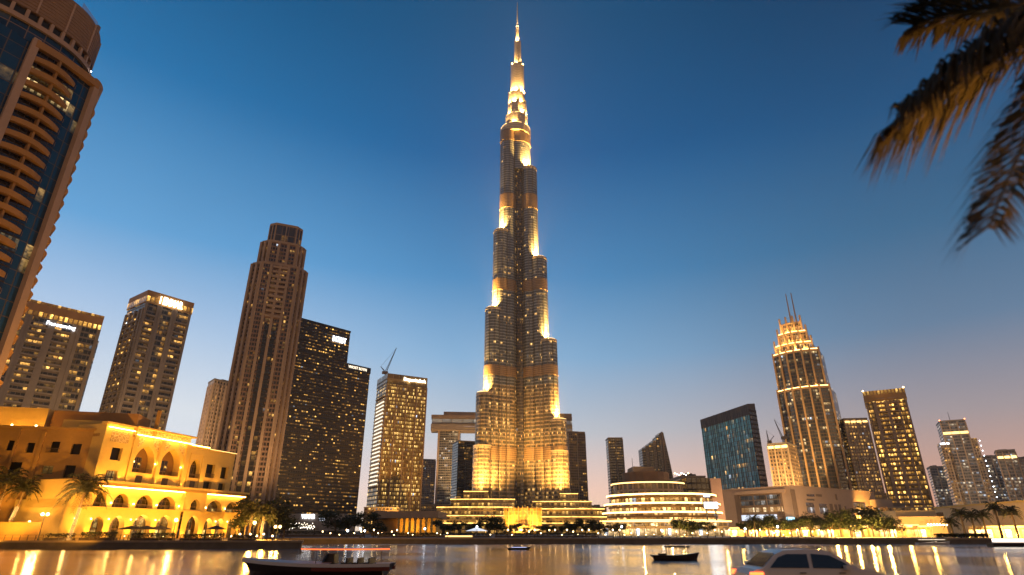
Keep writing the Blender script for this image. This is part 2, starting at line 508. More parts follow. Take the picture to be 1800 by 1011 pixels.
for a, b in zip(shore[:-1], shore[1:]):
    d = Vector((b[0] - a[0], b[1] - a[1])).normalized(); n = Vector((d.y, -d.x))
    mb.prism([a, b, (b[0] + n.x * .25, b[1] + n.y * .25), (a[0] + n.x * .25, a[1] + n.y * .25)], ZW - 1.5, Z0 - 0.32)
struct(mb.build('quay_face', plain('wet_quay_stone', (0.115, 0.085, 0.06), 0.55, 0.35, 0.35, bump=0.5)))
mb = MB()
for a, b in zip(shore[:-1], shore[1:]):
    d = Vector((b[0] - a[0], b[1] - a[1])).normalized(); n = Vector((d.y, -d.x))
    mb.prism([(a[0] - n.x, a[1] - n.y), (b[0] - n.x, b[1] - n.y), (b[0] + n.x * .5, b[1] + n.y * .5), (a[0] + n.x * .5, a[1] + n.y * .5)], Z0 - 0.315, Z0 + 0.06)
struct(mb.build('quay_coping', plain('coping_stone', (0.27, 0.19, 0.12), 0.7, 0.25, 0.4, bump=0.4)))
# near bank with the road on which the car stands (below the picture)
mb = MB(); mb.box(-160, 160, -60, 26.6, ZW - 1.5, -0.13)
struct(mb.build('near_quay', M['concrete']))
mb = MB(); mb.face([(-160, -14, -0.126), (160, -14, -0.126), (160, 25.2, -0.126), (-160, 25.2, -0.126)])
struct(mb.build('road', plain('asphalt', (0.05, 0.05, 0.05), 0.85, 0.2, 1.0, bump=0.4)))
mb = MB(); mb.box(-160, 160, 25.3, 26.7, -0.126, 0.02)
struct(mb.build('kerb', M['concrete']))
mb = MB(); mb.box(-160, 160, -60, -14.2, -0.126, 0.02)
mb.box(3, 14, -14.0, 9.2, -0.122, 0.0)
struct(mb.build('pavement', M['paving']))

# ------------------------------------------------------------------ the tall stepped tower
BX, BY = 10.0, 728.0
FB = facade('spire_facade', (0.27, 0.285, 0.31), (0.055, 0.075, 0.105), bw=1.3, fh=3.9, wx=0.10, wy0=0.30, wy1=0.97, lit=0.030, e=3.6,
            c0=(1.0, 0.42, 0.06), c1=(1.0, 0.60, 0.18), cool=0.004, rough=0.18, wrough=0.36, metal=0.35, seed=11, cs=0.12, run=3.0, wvar=0.2, stain=0.2)
FBL = facade('spire_facade_lower', (0.40, 0.32, 0.22), (0.045, 0.052, 0.062), bw=1.6, fh=4.4, wx=0.10, wy0=0.30, wy1=0.95, lit=0.13, e=2.6,
             c0=(1.0, 0.44, 0.06), c1=(1.0, 0.60, 0.18), cool=0.0, rough=0.18, wrough=0.40, metal=0.25, seed=13, cs=0.16, run=2.0)
FDK = facade('spire_facade_shaded', (0.085, 0.07, 0.055), (0.02, 0.02, 0.02), bw=1.3, fh=3.9, wx=0.10, wy0=0.3, wy1=0.95, lit=0.07, e=1.5, seed=17, wrough=.5)  # spire facade darkened: the shade of the grooves is in its colour
FCR = facade('spire_facade_top', (0.56, 0.48, 0.38), (0.20, 0.17, 0.13), bw=1.2, fh=3.4, wx=0.22, wy0=0.3, wy1=0.9, lit=0.02, e=1.5, rough=0.25, wrough=0.4, metal=0.2, seed=15)
MBAND = facade('mechanical_floor_louvre', (0.34, 0.25, 0.165), (0.08, 0.05, 0.03), bw=0.9, fh=2.4, wx=0.2, wy0=0.2, wy1=0.85, lit=0.0, e=0.0, rough=0.4, wrough=0.45, metal=0.3, seed=4)
spire = thing('skyscraper', 'very tall stepped silver tower with golden floodlit setbacks tapering to a needle spire', 'skyscraper', (BX, BY, Z0))
bands = [(79, 94), (179, 192), (294, 310), (420, 443), (534, 552)]
wings = {  # direction (degrees from towards the camera), bays from outside in: (edge offset seen from the front, radius, top)
    -60: [(55.3, 11.2, 94), (53.3, 10.4, 156), (44.5, 10.6, 267), (35.4, 10.8, 383), (27.2, 11.6, 556)],
    60: [(55.6, 11.2, 88), (54.8, 10.4, 124), (46.6, 10.6, 224), (36.7, 10.8, 341), (25.9, 11.2, 488)],
    180: [(55.3, 11.2, 90), (53.3, 10.4, 190), (44.5, 10.6, 305), (35.4, 10.8, 430), (27.2, 11.4, 522)],
}
for ang, bays in wings.items():
    w = Vector((math.sin(R(ang)), -math.cos(R(ang)), 0)); tng = Vector((w.y, -w.x, 0))
    pts = []
    for off, r, top in bays:
        d = (off - r) / 0.866
        pts.append((Vector((BX, BY, 0)) + w * d, r, top, d))
    for i, (c, r, top, d) in enumerate(pts):
        plan = circle(c.x, c.y, r, 30)
        # straight flank towards the core, so that a bay reads as a wing end and not as a free column
        lo = 94 if i == 0 else 87
        mb = MB()
        split = min(top, 168)
        mb.prism(plan, Z0, split, top=(top <= 168))
        mb.build('bay_base', FBL if i < 4 else FBL, spire, smooth=False)
        if top > 168:
            mb = MB(); mb.prism(plan, 168, top, bottom=False)
            mb.build('bay', FB, spire)
        mb = MB()
        mb.ribbon(plan, 0.35, top - 2.2, top + 1.4, closed=True, inward=0.4)
        mb.build('parapet', FCR, spire)
        for a, b in bands:
            if top > b + 2:
                mb = MB(); mb.ribbon(plan, 0.55, a, b, closed=True); mb.build('louvre_band', MBAND, spire)
        # vertical fins on the bay
        mb = MB()
        for k in range(10):
            th = 2 * math.pi * k / 10 + R(ang)
            x, y = c.x + (r + 0.12) * math.sin(th), c.y - (r + 0.12) * math.cos(th)
            mb.obox((x, y), (math.cos(th), math.sin(th)), (math.sin(th), -math.cos(th)), 0.22, 0.3, Z0 + 30, top - 1)
        mb.build('fin', M['steel'], spire)
        if ang != 180:
            nc, nr = (pts[i + 1][0], pts[i + 1][1]) if i + 1 < len(pts) else (Vector((BX, BY, 0)), 17.4)
            step = (c - nc).length + r - nr
            if step > 3:
                for sd in (-1, 1):
                    base = nc + w * (nr * 0.92 + min(3.2, step * .4)) + tng * sd * nr * 0.55
                    up = min(1.0, 0.5 + top / 600)
                    lamp('SPOT', (base.x, base.y, top + 0.8), 2300000 * up, (1.0, 0.50, 0.10), (nc.x + (base.x - nc.x) * .62, nc.y + (base.y - nc.y) * .62, top + 40), 90, 1.0, 0.5)
                tipb = c + w * (r * .45)
                lamp('SPOT', (tipb.x, tipb.y, top + 2.0), 2600000 * min(1.0, 0.5 + top / 600), (1.0, 0.50, 0.10), (nc.x + w.x * nr * .8, nc.y + w.y * nr * .8, top + 52), 50, 1.0, 0.6)
                led_terr = MB(); led_terr.ribbon([(c.x + (r - .6) * math.sin(R(ang + q)), c.y - (r - .6) * math.cos(R(ang + q))) for q in range(-95, 96, 12)], 0.45, top + 1.42, top + 1.8)
                led_terr.build('terrace_light', M['led_hot'], spire)
# recessed bays between the wings and the core
for ang in (-60, 60, 180):
    w = Vector((math.sin(R(ang)), -math.cos(R(ang)), 0)); tng = Vector((w.y, -w.x, 0))
    c0 = Vector((BX, BY, 0))
    for sd in (-1, 1):
        q = [c0 + tng * sd * 5.5, c0 + w * 34 + tng * sd * 6.0, c0 + w * 34, c0]
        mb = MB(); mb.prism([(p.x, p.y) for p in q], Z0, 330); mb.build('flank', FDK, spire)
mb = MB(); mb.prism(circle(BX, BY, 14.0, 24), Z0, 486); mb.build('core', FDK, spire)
mb = MB(); mb.prism(circle(BX, BY, 17.4, 30), 486, 560); mb.build('upper_core', FB, spire)
mb = MB(); mb.ribbon(circle(BX, BY, 17.4, 30), .5, 534, 552, closed=True); mb.build('louvre_band', MBAND, spire)
# pinnacle: stacked, shrinking tubes
tiers = [(552, 565, -17.0, 27.3), (565, 588, -9.6, 23.6), (588, 609, -6.6, 22.6), (609, 631, -5.6, 19.6), (631, 689, -1.8, 18.8), (689, 740, 3.6, 14.7), (740, 769, 6.2, 11.4)]
for k, (za, zb, xl, xr) in enumerate(tiers):
    s_ = BY / 725.0
    cx, r = (xl + xr) / 2 * s_, (xr - xl) / 2 * s_
    mb = MB(); mb.prism(circle(cx, BY, r, 26), za, zb); mb.build('pinnacle_tier', FCR, spire)
    mb = MB()
    for q in range(6):
        th = 2 * math.pi * q / 6 + 0.3 * k
        x, y = cx + r * math.cos(th) * .84, BY + r * math.sin(th) * .84
        mb.prism(circle(x, y, r * .20, 8), za, zb + (2 + 3 * (q % 3)) * (1 if r > 6 else .5))
    mb.build('pinnacle_buttress', FCR, spire)
    if k < 6:
        nl, nr_ = tiers[k + 1][2], tiers[k + 1][3]
        ncx, nr2 = (nl + nr_) / 2 * s_, (nr_ - nl) / 2 * s_
        zn = tiers[k + 1][1] - zb
        for th in (-150, -105, -60, -20):
            x, y = ncx + (nr2 + 2.4) * math.cos(R(th)), BY + (nr2 + 2.4) * math.sin(R(th))
            lamp('SPOT', (x, y, zb + 1.5), 130000 + 5000 * zn, (1.0, 0.56, 0.15), (ncx + nr2 * .6 * math.cos(R(th)), BY + nr2 * .6 * math.sin(R(th)), zb + zn * .6), 110, 1.0, 0.4)
    if k < 2: mb = MB(); mb.ribbon(ccw(circle(cx, BY, r, 22)), 0.3, zb - 0.1, zb + 0.3, closed=True); mb.build('terrace_light', M['led'], spire)
mb = MB(); mb.tube([(8.9, BY, 769), (8.9, BY, 800), (8.9, BY, 832)], [1.5, 1.0, 0.45], 8); mb.build('needle', FCR, spire)
for zz in (770,):
    for th in (-140, -90, -40):
        lamp('SPOT', (8.9 + 4 * math.cos(R(th)), BY + 4 * math.sin(R(th)), zz), 90000, (1.0, 0.72, 0.34), (8.9, BY, zz + 45), 60, 1.0, 0.3)
for zz in (769.5, 741.5, 776):
    mb = MB(); mb.lathe((8.9, BY), [(1.6, zz), (2.4, zz + .6), (1.6, zz + 1.2)], 10); mb.build('beacon', M['led_hot'], spire)
# uplight on the lowest storeys, from the podium roof
for sg, xx in ((-1, -46), (-1, -33), (-1, -20), (1, 44), (1, 58), (1, 72)):
    lamp('SPOT', (xx, BY - 58, 46), 420000, (1.0, 0.48, 0.09), (xx * .8 + 4, BY - 8, 100), 100, 1.0, 1.0)
for xx in (-2, 24):
    lamp('SPOT', (xx, BY - 56, 48), 130000, (1.0, 0.48, 0.09), (10, BY - 5, 120), 80, 1.0, 1.0)

# podium of the tall tower
M['led_gold'] = emis('gold_edge_light', (1.0, 0.54, 0.12), 4.2, flick=.5, scale=.15)
FPOD = facade('podium_facade', (0.42, 0.30, 0.16), (0.06, 0.045, 0.03), bw=3.2, fh=4.4, wx=0.08, wy0=0.16, wy1=0.84, lit=0.7, e=1.9, c0=(1.0, 0.44, 0.05), c1=(1.0, 0.56, 0.13), cool=0.0, seed=21, cs=0.3)
FPAV = facade('pavilion_facade', (0.62, 0.42, 0.16), (0.30, 0.19, 0.06), bw=3.0, fh=3.4, wx=0.05, wy0=0.05, wy1=0.95, lit=0.8, e=0.35, c0=(1.0, 0.52, 0.07), c1=(1.0, 0.62, 0.14), cool=0.0, seed=22, clump=0.3, rough=0.3)
pod = thing('podium_building', 'wide terraced glass podium glowing gold at the foot of the tallest tower', 'building', (10, 640, Z0))
def level(pxl, pxr, ptop, pbot, Y, depth, mat=FPOD, led=True, bow=0.0):
    a = at(pxl, ptop, Y); b = at(pxr, ptop, Y); zb = max(Z0, at(pxl, pbot, Y).z)
    n = 9
    pts = [(a.x + (b.x - a.x) * k / (n - 1), Y - bow * (1 - (2 * k / (n - 1) - 1) ** 2)) for k in range(n)]
    plan = pts + [(b.x, Y + depth), (a.x, Y + depth)]
    mb = MB(); mb.prism(plan, zb, a.z); mb.build('terrace_level', mat, pod)
    mb = MB(); mb.ribbon(pts, 1.0, a.z - 0.1, a.z + 0.9, inward=.6); mb.build('roof_edge', M['tan'], pod)
    if led:
        mb = MB(); mb.ribbon(pts, 1.35, a.z + 0.92, a.z + 1.5); mb.build('edge_light', M['led_gold'], pod)
level(815, 858, 866, 882, 668, 30); level(984, 1016, 870, 884, 668, 30)
level(792, 905, 880, 897, 650, 60, bow=3); level(936, 1040, 884, 897, 650, 60, bow=3)
level(768, 900, 894, 908, 634, 80, bow=6); level(938, 1062, 897, 910, 634, 80, bow=6)
level(764, 900, 909, 921, 628, 20, bow=6); level(938, 1066, 911, 922, 628, 20, bow=6)
level(760, 1070, 922, 938, 622, 20, led=True)
a = at(886, 893, 600); b = at(952, 893, 600)
pts = [(a.x + (b.x - a.x) * k / 8, 604 - 7 * (1 - (2 * k / 8 - 1) ** 2)) for k in range(9)]
mb = MB(); mb.prism(pts + [(b.x, 640), (a.x, 640)], Z0, a.z); mb.build('entrance_pavilion', FPAV, pod)
mb = MB()
for k in range(9):
    x = a.x + (b.x - a.x) * k / 8
    mb.box(x - .35, x + .35, pts[k][1] - .9, pts[k][1] - .1, Z0, a.z + 1.2)
mb.build('pavilion_mullion', M['brown'], pod)
for k in range(5):
    lamp('SPOT', (a.x + (b.x - a.x) * (k + .5) / 5, 590, 1.5), 120000, (1.0, 0.52, 0.08), (a.x + (b.x - a.x) * (k + .5) / 5, 600, 16), 130, 1.0, 0.4)
mb = MB(); mb.ribbon([(p[0], p[1] - 5.0) for p in pts], 1.2, 3.2, 4.4); mb.build('entrance_light', M['led_hot'], pod)

# ------------------------------------------------------------------ generic tower
def unit(a, b):
    d = Vector((b[0] - a[0], b[1] - a[1])); L = d.length; d /= L
    return d, Vector((d.y, -d.x)), L
def prism_thing(name, label, mat, corners, top, depth=None, third=None, group=None, cat='tower', roofmat=None, parapet=1.6):
    """corners: two plan points (front face, left to right). third: far end of the visible left flank"""
    a, b = Vector(corners[0][:2]), Vector(corners[1][:2])
    d, n, L = unit(a, b)
    if third is not None:
        k = Vector(third[:2]) - a
        plan = [a, b, b + k, a + k]
    else:
        plan = [a, b, b - n * depth, a - n * depth]
    plan = [(p.x, p.y) for p in plan]
    t = thing(name, label, cat, (*((a + b) / 2), Z0), group)
    mb = MB(); mb.prism(plan, Z0, top); mb.build('curtain_wall', mat, t)
    mb = MB(); mb.ribbon(ccw(plan), 0.3, top - 0.05, top + parapet, closed=True, inward=0.5); mb.build('parapet', roofmat or M['concrete'], t)
    return t, plan, d, n, L
def piers(t, plan, i, j, us, w, dep, z0, z1, mat, name='pier'):
    a = Vector(plan[i]); d, n, L = unit(plan[i], plan[j]); mb = MB()
    for u in us:
        c = a + d * (u * L) + n * dep / 2
        mb.obox(c, d, n, w / 2, dep / 2, z0, z1)
    return mb.build(name, mat, t)
def slabs(t, plan, i, j, u0, u1, zs, dep, th, mat, name='floor_slab'):
    a = Vector(plan[i]); d, n, L = unit(plan[i], plan[j]); mb = MB()
    for z in zs:
        c = a + d * ((u0 + u1) / 2 * L) + n * dep / 2
        mb.obox(c, d, n, (u1 - u0) / 2 * L, dep / 2, z, z + th)
    return mb.build(name, mat, t)
def rooftop(t, plan, top, mat=None, seed=0):
    r = random.Random(seed)
    c = Vector((sum(p[0] for p in plan) / len(plan), sum(p[1] for p in plan) / len(plan)))
    d, n, L = unit(plan[0], plan[1])
    mb = MB()
    for k in range(3):
        q = c + d * r.uniform(-.25, .25) * L + n * r.uniform(-4, 4)
        mb.obox(q, d, n, r.uniform(2, 5), r.uniform(2, 4), top, top + r.uniform(2.0, 4.0))
    mb.build('plant_room', mat or M['roof'], t)

FTW = facade('twin_tower_facade', (0.21, 0.175, 0.145), (0.022, 0.025, 0.03), bw=2.4, fh=3.5, wx=0.05, wy0=0.24, wy1=0.92, lit=0.2, e=3.0, seed=31, cs=0.2, run=2.0, c0=(1.0, .40, .04), c1=(1.0, .54, .13))
FTWC = facade('twin_tower_crown', (0.40, 0.22, 0.09), (0.25, 0.13, 0.03), bw=2.6, fh=8.6, wx=0.14, wy0=0.18, wy1=0.62, lit=0.95, e=3.4, seed=33, clump=0.1, c0=(1.0, .42, .05), c1=(1.0, .56, .12), cool=0)
M['pier_brown'] = plain('grey_brown_cladding', (0.27, 0.225, 0.185), 0.7, 0.15, 0.1)
# left tower of the pair, its left edge behind the near balcony tower
Za = at(58, 527, 330).z
A0, A1 = atZ(58, 527, Za), atZ(182, 556, Za)
A0 = A0 + (A0 - A1) * 0.28
ta, plan, d, n, L = prism_thing('apartment_tower', 'grey brown slab tower with white script sign under its long orange lit crown', FTW, (A0, A1), Za - 9, depth=28)
mb = MB(); mb.prism([tuple((Vector(p) )) for p in offset(ccw(plan), 0.5)], Za - 9.4, Za); mb.build('crown', FTWC, ta)
piers(ta, plan, 0, 1, [0.0, .22, .25, .46, .50, .72, .78, .99], 2.0, 0.9, Z0, Za - 9.5, M['pier_brown'])
piers(ta, plan, 0, 1, [.48, .75], 4.0, 0.5, Z0, Za - 9.5, M['pier_brown'], 'wall_strip')
slabs(ta, plan, 0, 1, .26, .46, [z * 3.5 + Z0 for z in range(3, 34)], 1.4, 1.0, M['pier_brown'], 'balcony')
slabs(ta, plan, 0, 1, .52, .70, [z * 3.5 + Z0 for z in range(3, 34)], 1.4, 1.0, M['pier_brown'], 'balcony')
side = [Vector(plan[1]) + d * 0.02, Vector(plan[1]) + d * 2.2 - n * 3, Vector(plan[2]) + d * 2.2, Vector(plan[2]) + d * 0.02]
mb = MB(); mb.prism([(p.x, p.y) for p in side], Z0, Za - 16); mb.build('side_wing', FTW, ta)
p0 = Vector(plan[0]) + d * L * 0.42 + n * 1.2
lettering('sign', "Fnoozoving", M['sign_white'], ta, (p0.x, p0.y, Za - 14.0), d, 3.0, 0.3, width=15)
rooftop(ta, plan, Za - 2, seed=1)
# second tower of the pair
Zb = at(262, 510, 350).z
B0, B1 = atZ(262, 510, Zb), atZ(340, 533, Zb)
tb, plan, d, n, L = prism_thing('apartment_tower', 'slim grey brown tower with glaring white sign set inside its orange crown', FTW, (B0, B1), Zb - 8, depth=26)
mb = MB(); mb.prism(offset(ccw(plan), 0.5), Zb - 8.4, Zb); mb.build('crown', FTWC, tb)
piers(tb, plan, 0, 1, [0.02, .27, .33, .60, .66, .97], 1.6, 0.9, Z0, Zb - 8.4, M['pier_brown'])
piers(tb, plan, 3, 0, [.05, .3, .55, .8, .97], 1.6, 0.9, Z0, Zb - 12, M['pier_brown'])
slabs(tb, plan, 0, 1, .04, .26, [z * 3.5 + Z0 for z in range(3, 38)], 1.3, 1.0, M['pier_brown'], 'balcony')
slabs(tb, plan, 0, 1, .68, .95, [z * 3.5 + Z0 for z in range(3, 38)], 1.3, 1.0, M['pier_brown'], 'balcony')
slabs(tb, plan, 3, 0, .1, .9, [z * 3.5 + Z0 for z in range(3, 37)], 1.1, 0.8, M['pier_brown'], 'balcony')
p0 = Vector(plan[0]) + d * L * 0.26 + n * 1.2
lettering('sign', "I EMMAR", M['sign_warm'], tb, (p0.x, p0.y, Zb - 7.2), d, 5.0, 0.5, width=L * .5)
rooftop(tb, plan, Zb - 2, seed=2)
# pale tower behind the tall brown one
FPL = facade('pale_tower_facade', (0.62, 0.47, 0.34), (0.05, 0.045, 0.04), bw=3.2, fh=3.5, wx=0.26, wy0=0.28, wy1=0.8, lit=0.20, e=1.6, seed=36, clump=.8)
Zc_ = at(377, 668, 520).z
C0, C1 = atZ(377, 668, Zc_), atZ(408, 676, Zc_)
tcw, plan, d, n, L = prism_thing('apartment_tower', 'pale beige apartment tower half hidden at the left of the tall brown tower', FPL, (C0, C1), Zc_, third=atZ(366, 675, Zc_))
piers(tcw, plan, 0, 1, [0.02, .3, .5, .75], 1.6, 0.7, Z0, Zc_ - 3, M['tan'])
piers(tcw, plan, 3, 0, [0.1, .5, .9], 1.6, 0.7, Z0, Zc_ - 3, M['tan'])
rooftop(tcw, plan, Zc_, M['tan'], seed=5)

# tall brown tower with stepped top
FBR = facade('brown_tower_facade', (0.25, 0.155, 0.10), (0.03, 0.022, 0.018), bw=2.2, fh=3.5, wx=0.12, wy0=0.22, wy1=0.84, lit=0.09, e=2.0, seed=41, cs=0.2, c0=(1, .42, .05), c1=(1, .56, .14))
FBT = facade('brown_tower_crown', (0.19, 0.125, 0.085), (0.05, 0.04, 0.035), bw=5.2, fh=9.0, wx=0.05, wy0=0.04, wy1=0.96, lit=0.04, e=0.8, seed=43, rough=0.08)
bx, by = at(489, 452, 445).x, 452
bt = thing('stepped_tower', 'tall brown ribbed stone tower with octagonal glazed top, no sign', 'tower', (bx, by, Z0))
def octa(cx, cy, hw, hd, ch, rot):
    P = [(-hw + ch, -hd), (hw - ch, -hd), (hw, -hd + ch), (hw, hd - ch), (hw - ch, hd), (-hw + ch, hd), (-hw, hd - ch), (-hw, -hd + ch)]
    c, s = math.cos(rot), math.sin(rot)
    return [(cx + x * c - y * s, cy + x * s + y * c) for x, y in P]
ROT = R(24)
T1 = at(490, 462, 430).z; T2 = at(490, 420, 430).z; T3 = at(500, 386, 430).z
specs = [(T1, 20.5, 20, 7, FBR), (T2, 16.5, 16.5, 6, FBR), (T3, 12.8, 12.8, 4.5, FBT)]
zprev = Z0
for k, (zt, hw, hd, ch, mt) in enumerate(specs):
    pl = octa(bx, by, hw, hd, ch, ROT)
    mb = MB(); mb.prism(pl, zprev if k == 0 else zprev - 25, zt); mb.build('shaft' if k < 2 else 'lantern', mt, bt)
    mb = MB(); mb.ribbon(ccw(pl), 0.5, zt - 1.2, zt + 0.8, closed=True, inward=.5); mb.build('parapet', M['brown'], bt)
    for i in range(8):
        j = (i + 1) % 8
        Ls = math.dist(pl[i], pl[j])
        m = max(2, int(Ls / (6.2 if k < 2 else 6)))
        piers(bt, pl, i, j, [q / m for q in range(m + 1)], 2.1 if k < 2 else .8, 1.7 if k < 2 else .6, zprev if k else Z0, zt - 0.5, M['brown'], 'rib')
    zprev = zt
pl = octa(bx, by, 20.5, 20, 7, ROT)
# open balcony stack at the top of the front face, dark glazed slot below it
zs = [T1 - 4 - 4.2 * q for q in range(11)]
slabs(bt, pl, 0, 1, .30, .72, zs, 1.9, 1.9, M['brown'], 'balcony')
FSL = facade('dark_slot_facade', (0.05, 0.035, 0.025), (0.012, 0.011, 0.012), bw=2.8, fh=3.5, wx=0.03, wy0=0.12, wy1=0.95, lit=0.07, e=2.2, seed=47)
a = Vector(pl[0]); d, n, L = unit(pl[0], pl[1])
mb = MB(); mb.obox(a + d * L * .51 + n * .55, d, n, L * .16, .5, Z0, T1 - 52); mb.build('dark_slot', FSL, bt)
pl3 = octa(bx, by, 12.8, 12.8, 4.5, ROT)
d, n, L = unit(pl3[0], pl3[1])
p0 = Vector(pl3[0]) + d * L * .25 + n * 1.0
mb = MB(); mb.obox(Vector(pl3[0]) + d * L * .5 + n * .5, d, n, L * .36, .3, T2 - 12, T2 - 11.0); mb.build('light_strip', M['led_dim'], bt)

lamp('SPOT', (-262, 440, 40), 420000, (1.0, .62, .32), (-258, 520, 90), 80, 1, 2)  # unseen spot added to brighten the pale tower
# dark gridded block with two heights
FGR = facade('dark_grid_facade', (0.048, 0.038, 0.030), (0.014, 0.012, 0.011), bw=2.1, fh=2.9, wx=0.12, wy0=0.40, wy1=0.80, lit=0.17, e=3.0, seed=51, clump=.6, cs=0.35, c0=(1, .38, .03), c1=(1, .54, .12), rough=0.2, cool=.01)
G0 = at(523, 560, 490); Zg = G0.z; G1 = atZ(616, 585, Zg)
G0 = G0 + (G0 - G1) * .06
gt, plan, d, n, L = prism_thing('office_block', 'broad dark block of scattered lit windows with white top corner sign and lower step', FGR, (G0, G1), Zg, depth=34, roofmat=M['dark'])
G2 = Vector(plan[1])
Zg2 = at(613, 640, G2.y).z
pe = atZ(662, 655, Zg2)
e1 = G2 + d * 26
mb = MB(); mb.prism([G2 + d * .05, e1, e1 - n * 34, G2 + d * .05 - n * 34], Z0, Zg2); mb.build('lower_step', FGR, gt)
mb = MB(); mb.ribbon([tuple(G2 + d * .1), tuple(e1), tuple(e1 - n * 34)], 0.4, Zg2 - 4.6, Zg2 + 1.0, inward=.4); mb.build('step_parapet', M['dark'], gt)
q = G2 + d * 1.5 + n * .6
lettering('roof_lettering', "VNOST ROYN", M['sign_soft'], gt, (q.x, q.y, Zg2 - 3.2), d, 2.6, .25, width=20)
q = Vector(plan[0]) + d * (L - 18) + n * .6
lettering('sign', "INTEST", M['sign_white'], gt, (q.x, q.y, Zg - 12.5), d, 5.4, .3, width=14)
slabs(gt, plan, 0, 1, 0, 1, [Z0 + 9.3 * k for k in range(2, 18)], .35, .5, M['dark'], 'floor_band')
# gold lit residential tower
FGO = facade('gold_tower_facade', (0.26, 0.17, 0.07), (0.14, 0.09, 0.03), bw=1.5, fh=3.6, wx=0.14, wy0=0.22, wy1=0.90, lit=0.55, e=2.6, seed=61, clump=.9, cs=0.22, c0=(1, .46, .06), c1=(1, .62, .18), cool=.02, run=1.0)
E0 = at(682, 656, 560); Ze = E0.z; E1 = atZ(751, 665, Ze); E2 = atZ(664, 668, Ze)
te, plan, d, n, L = prism_thing('residential_tower', 'golden tower with nearly every window lit and bright script sign under its roof', FGO, (E0, E1), Ze - 10, third=E2)
FGC = facade('gold_tower_crown', (0.36, 0.26, 0.13), (0.2, 0.13, 0.05), bw=6, fh=10, wx=.04, wy0=.1, wy1=.9, lit=.5, e=.25, seed=63)
mb = MB(); mb.prism(offset(ccw(plan), .3), Ze - 10.3, Ze); mb.build('crown', FGC, te)
piers(te, plan, 0, 1, [0.0, .25, .5, .75, 1.0], 1.2, 0.8, Z0, Ze - 10, M['brown'])
M['strip_white'] = emis('balcony_strip_light', (1.0, 0.9, 0.72), 1.5, sample=False)
slabs(te, plan, 3, 0, 0.1, 0.9, [Z0 + 40 + 3.6 * k for k in range(0, 24)], 1.5, 0.8, M['tan'], 'balcony')
slabs(te, plan, 3, 0, 0.15, 0.85, [Z0 + 42 + 3.6 * k for k in range(0, 22)], .5, 1.0, M['strip_white'], 'balcony_light')
q = Vector(plan[0]) + d * (L * .40) + n * 1.0
lettering('sign', "Emporinshok", M['sign_warm'], te, (q.x, q.y, Ze - 6.5), d, 4.2, .4, width=L * .56)
lamp('SPOT', (-88, 488, 2), 330000, (1, .5, .1), (-103, 545, 60), 80, 1, 2)  # unseen ground spot added to make the golden tower's walls warmer
for (x, y, tx, ty, tz, pw) in ((-232, 300, -262, 345, 60, 95000), (-190, 325, -224, 362, 60, 95000), (-150, 400, -185, 430, 70, 190000), (-125, 455, -160, 495, 60, 160000)):
    lamp('SPOT', (x, y, 22), pw, (1, .58, .24), (tx, ty, tz), 90, 1, 2)  # unseen uplights added to lighten the fronts of the left hand towers
def crane(loc, jib_to, mast, label, s=1.0):
    t = thing('tower_crane', label, 'crane', loc)
    L_ = Vector(loc)
    mb = MB()
    for sx in (-1, 1):
        for sy in (-1, 1): mb.tube([L_ + Vector((sx * .8, sy * .8, 0)), L_ + Vector((sx * .8, sy * .8, mast))], .28 * s, 5)
    for k in range(int(mast / 2)):
        mb.tube([L_ + Vector((-.8, -.8, 2 * k)), L_ + Vector((.8, -.8, 2 * k + 2))], .16 * s, 4)
    mb.build('mast', M['steel'], t)
    top = L_ + Vector((0, 0, mast))
    mb = MB(); mb.box(L_.x - 1.6, L_.x + 1.6, L_.y - 1.6, L_.y + 1.6, top.z, top.z + 3); mb.build('cab', M['brown'], t)
    jt = Vector(jib_to); mb = MB()
    dv = (jt - top).normalized(); sidev = dv.cross(Vector((0, 1, 0))).normalized()
    mb.tube([top + Vector((0, 0, 2)), jt], [.42 * s, .25 * s], 5); mb.tube([top + sidev * 1.6 * s + Vector((0, 0, 2)), jt], [.3 * s, .2 * s], 5)
    nseg = 12
    for k in range(nseg):
        a_ = top + Vector((0, 0, 2)) + (jt - top) * k / nseg; b_ = top + sidev * 1.6 * s * (1 - (k + .5) / nseg) + Vector((0, 0, 2)) + (jt - top) * (k + .5) / nseg
        mb.tube([a_, b_], .16 * s, 4)
    mb.build('jib', M['steel'], t)
    back = top - Vector((dv.x, 0, 0)).normalized() * 6 + Vector((0, 0, 8))
    mb = MB(); mb.tube([top + Vector((0, 0, 2)), back], .35 * s, 5); mb.tube([back, jt], .1 * s, 4); mb.tube([back, top + Vector((-dv.x * 5, 0, 2))], .2 * s, 4)
    mb.build('tie_frame', M['steel'], t)
    mb = MB(); mb.box(top.x - dv.x * 9 - 1.5, top.x - dv.x * 9 + 1.5, top.y - 1, top.y + 1, top.z + .5, top.z + 3.2); mb.build('counterweight', M['concrete'], t)
    return t
cb = at(679, 654, 575); crane((cb.x, 575, Ze - 2), tuple(at(697, 612, 575)), 4.5, 'thin crane on the golden tower roof with jib raised to the right')
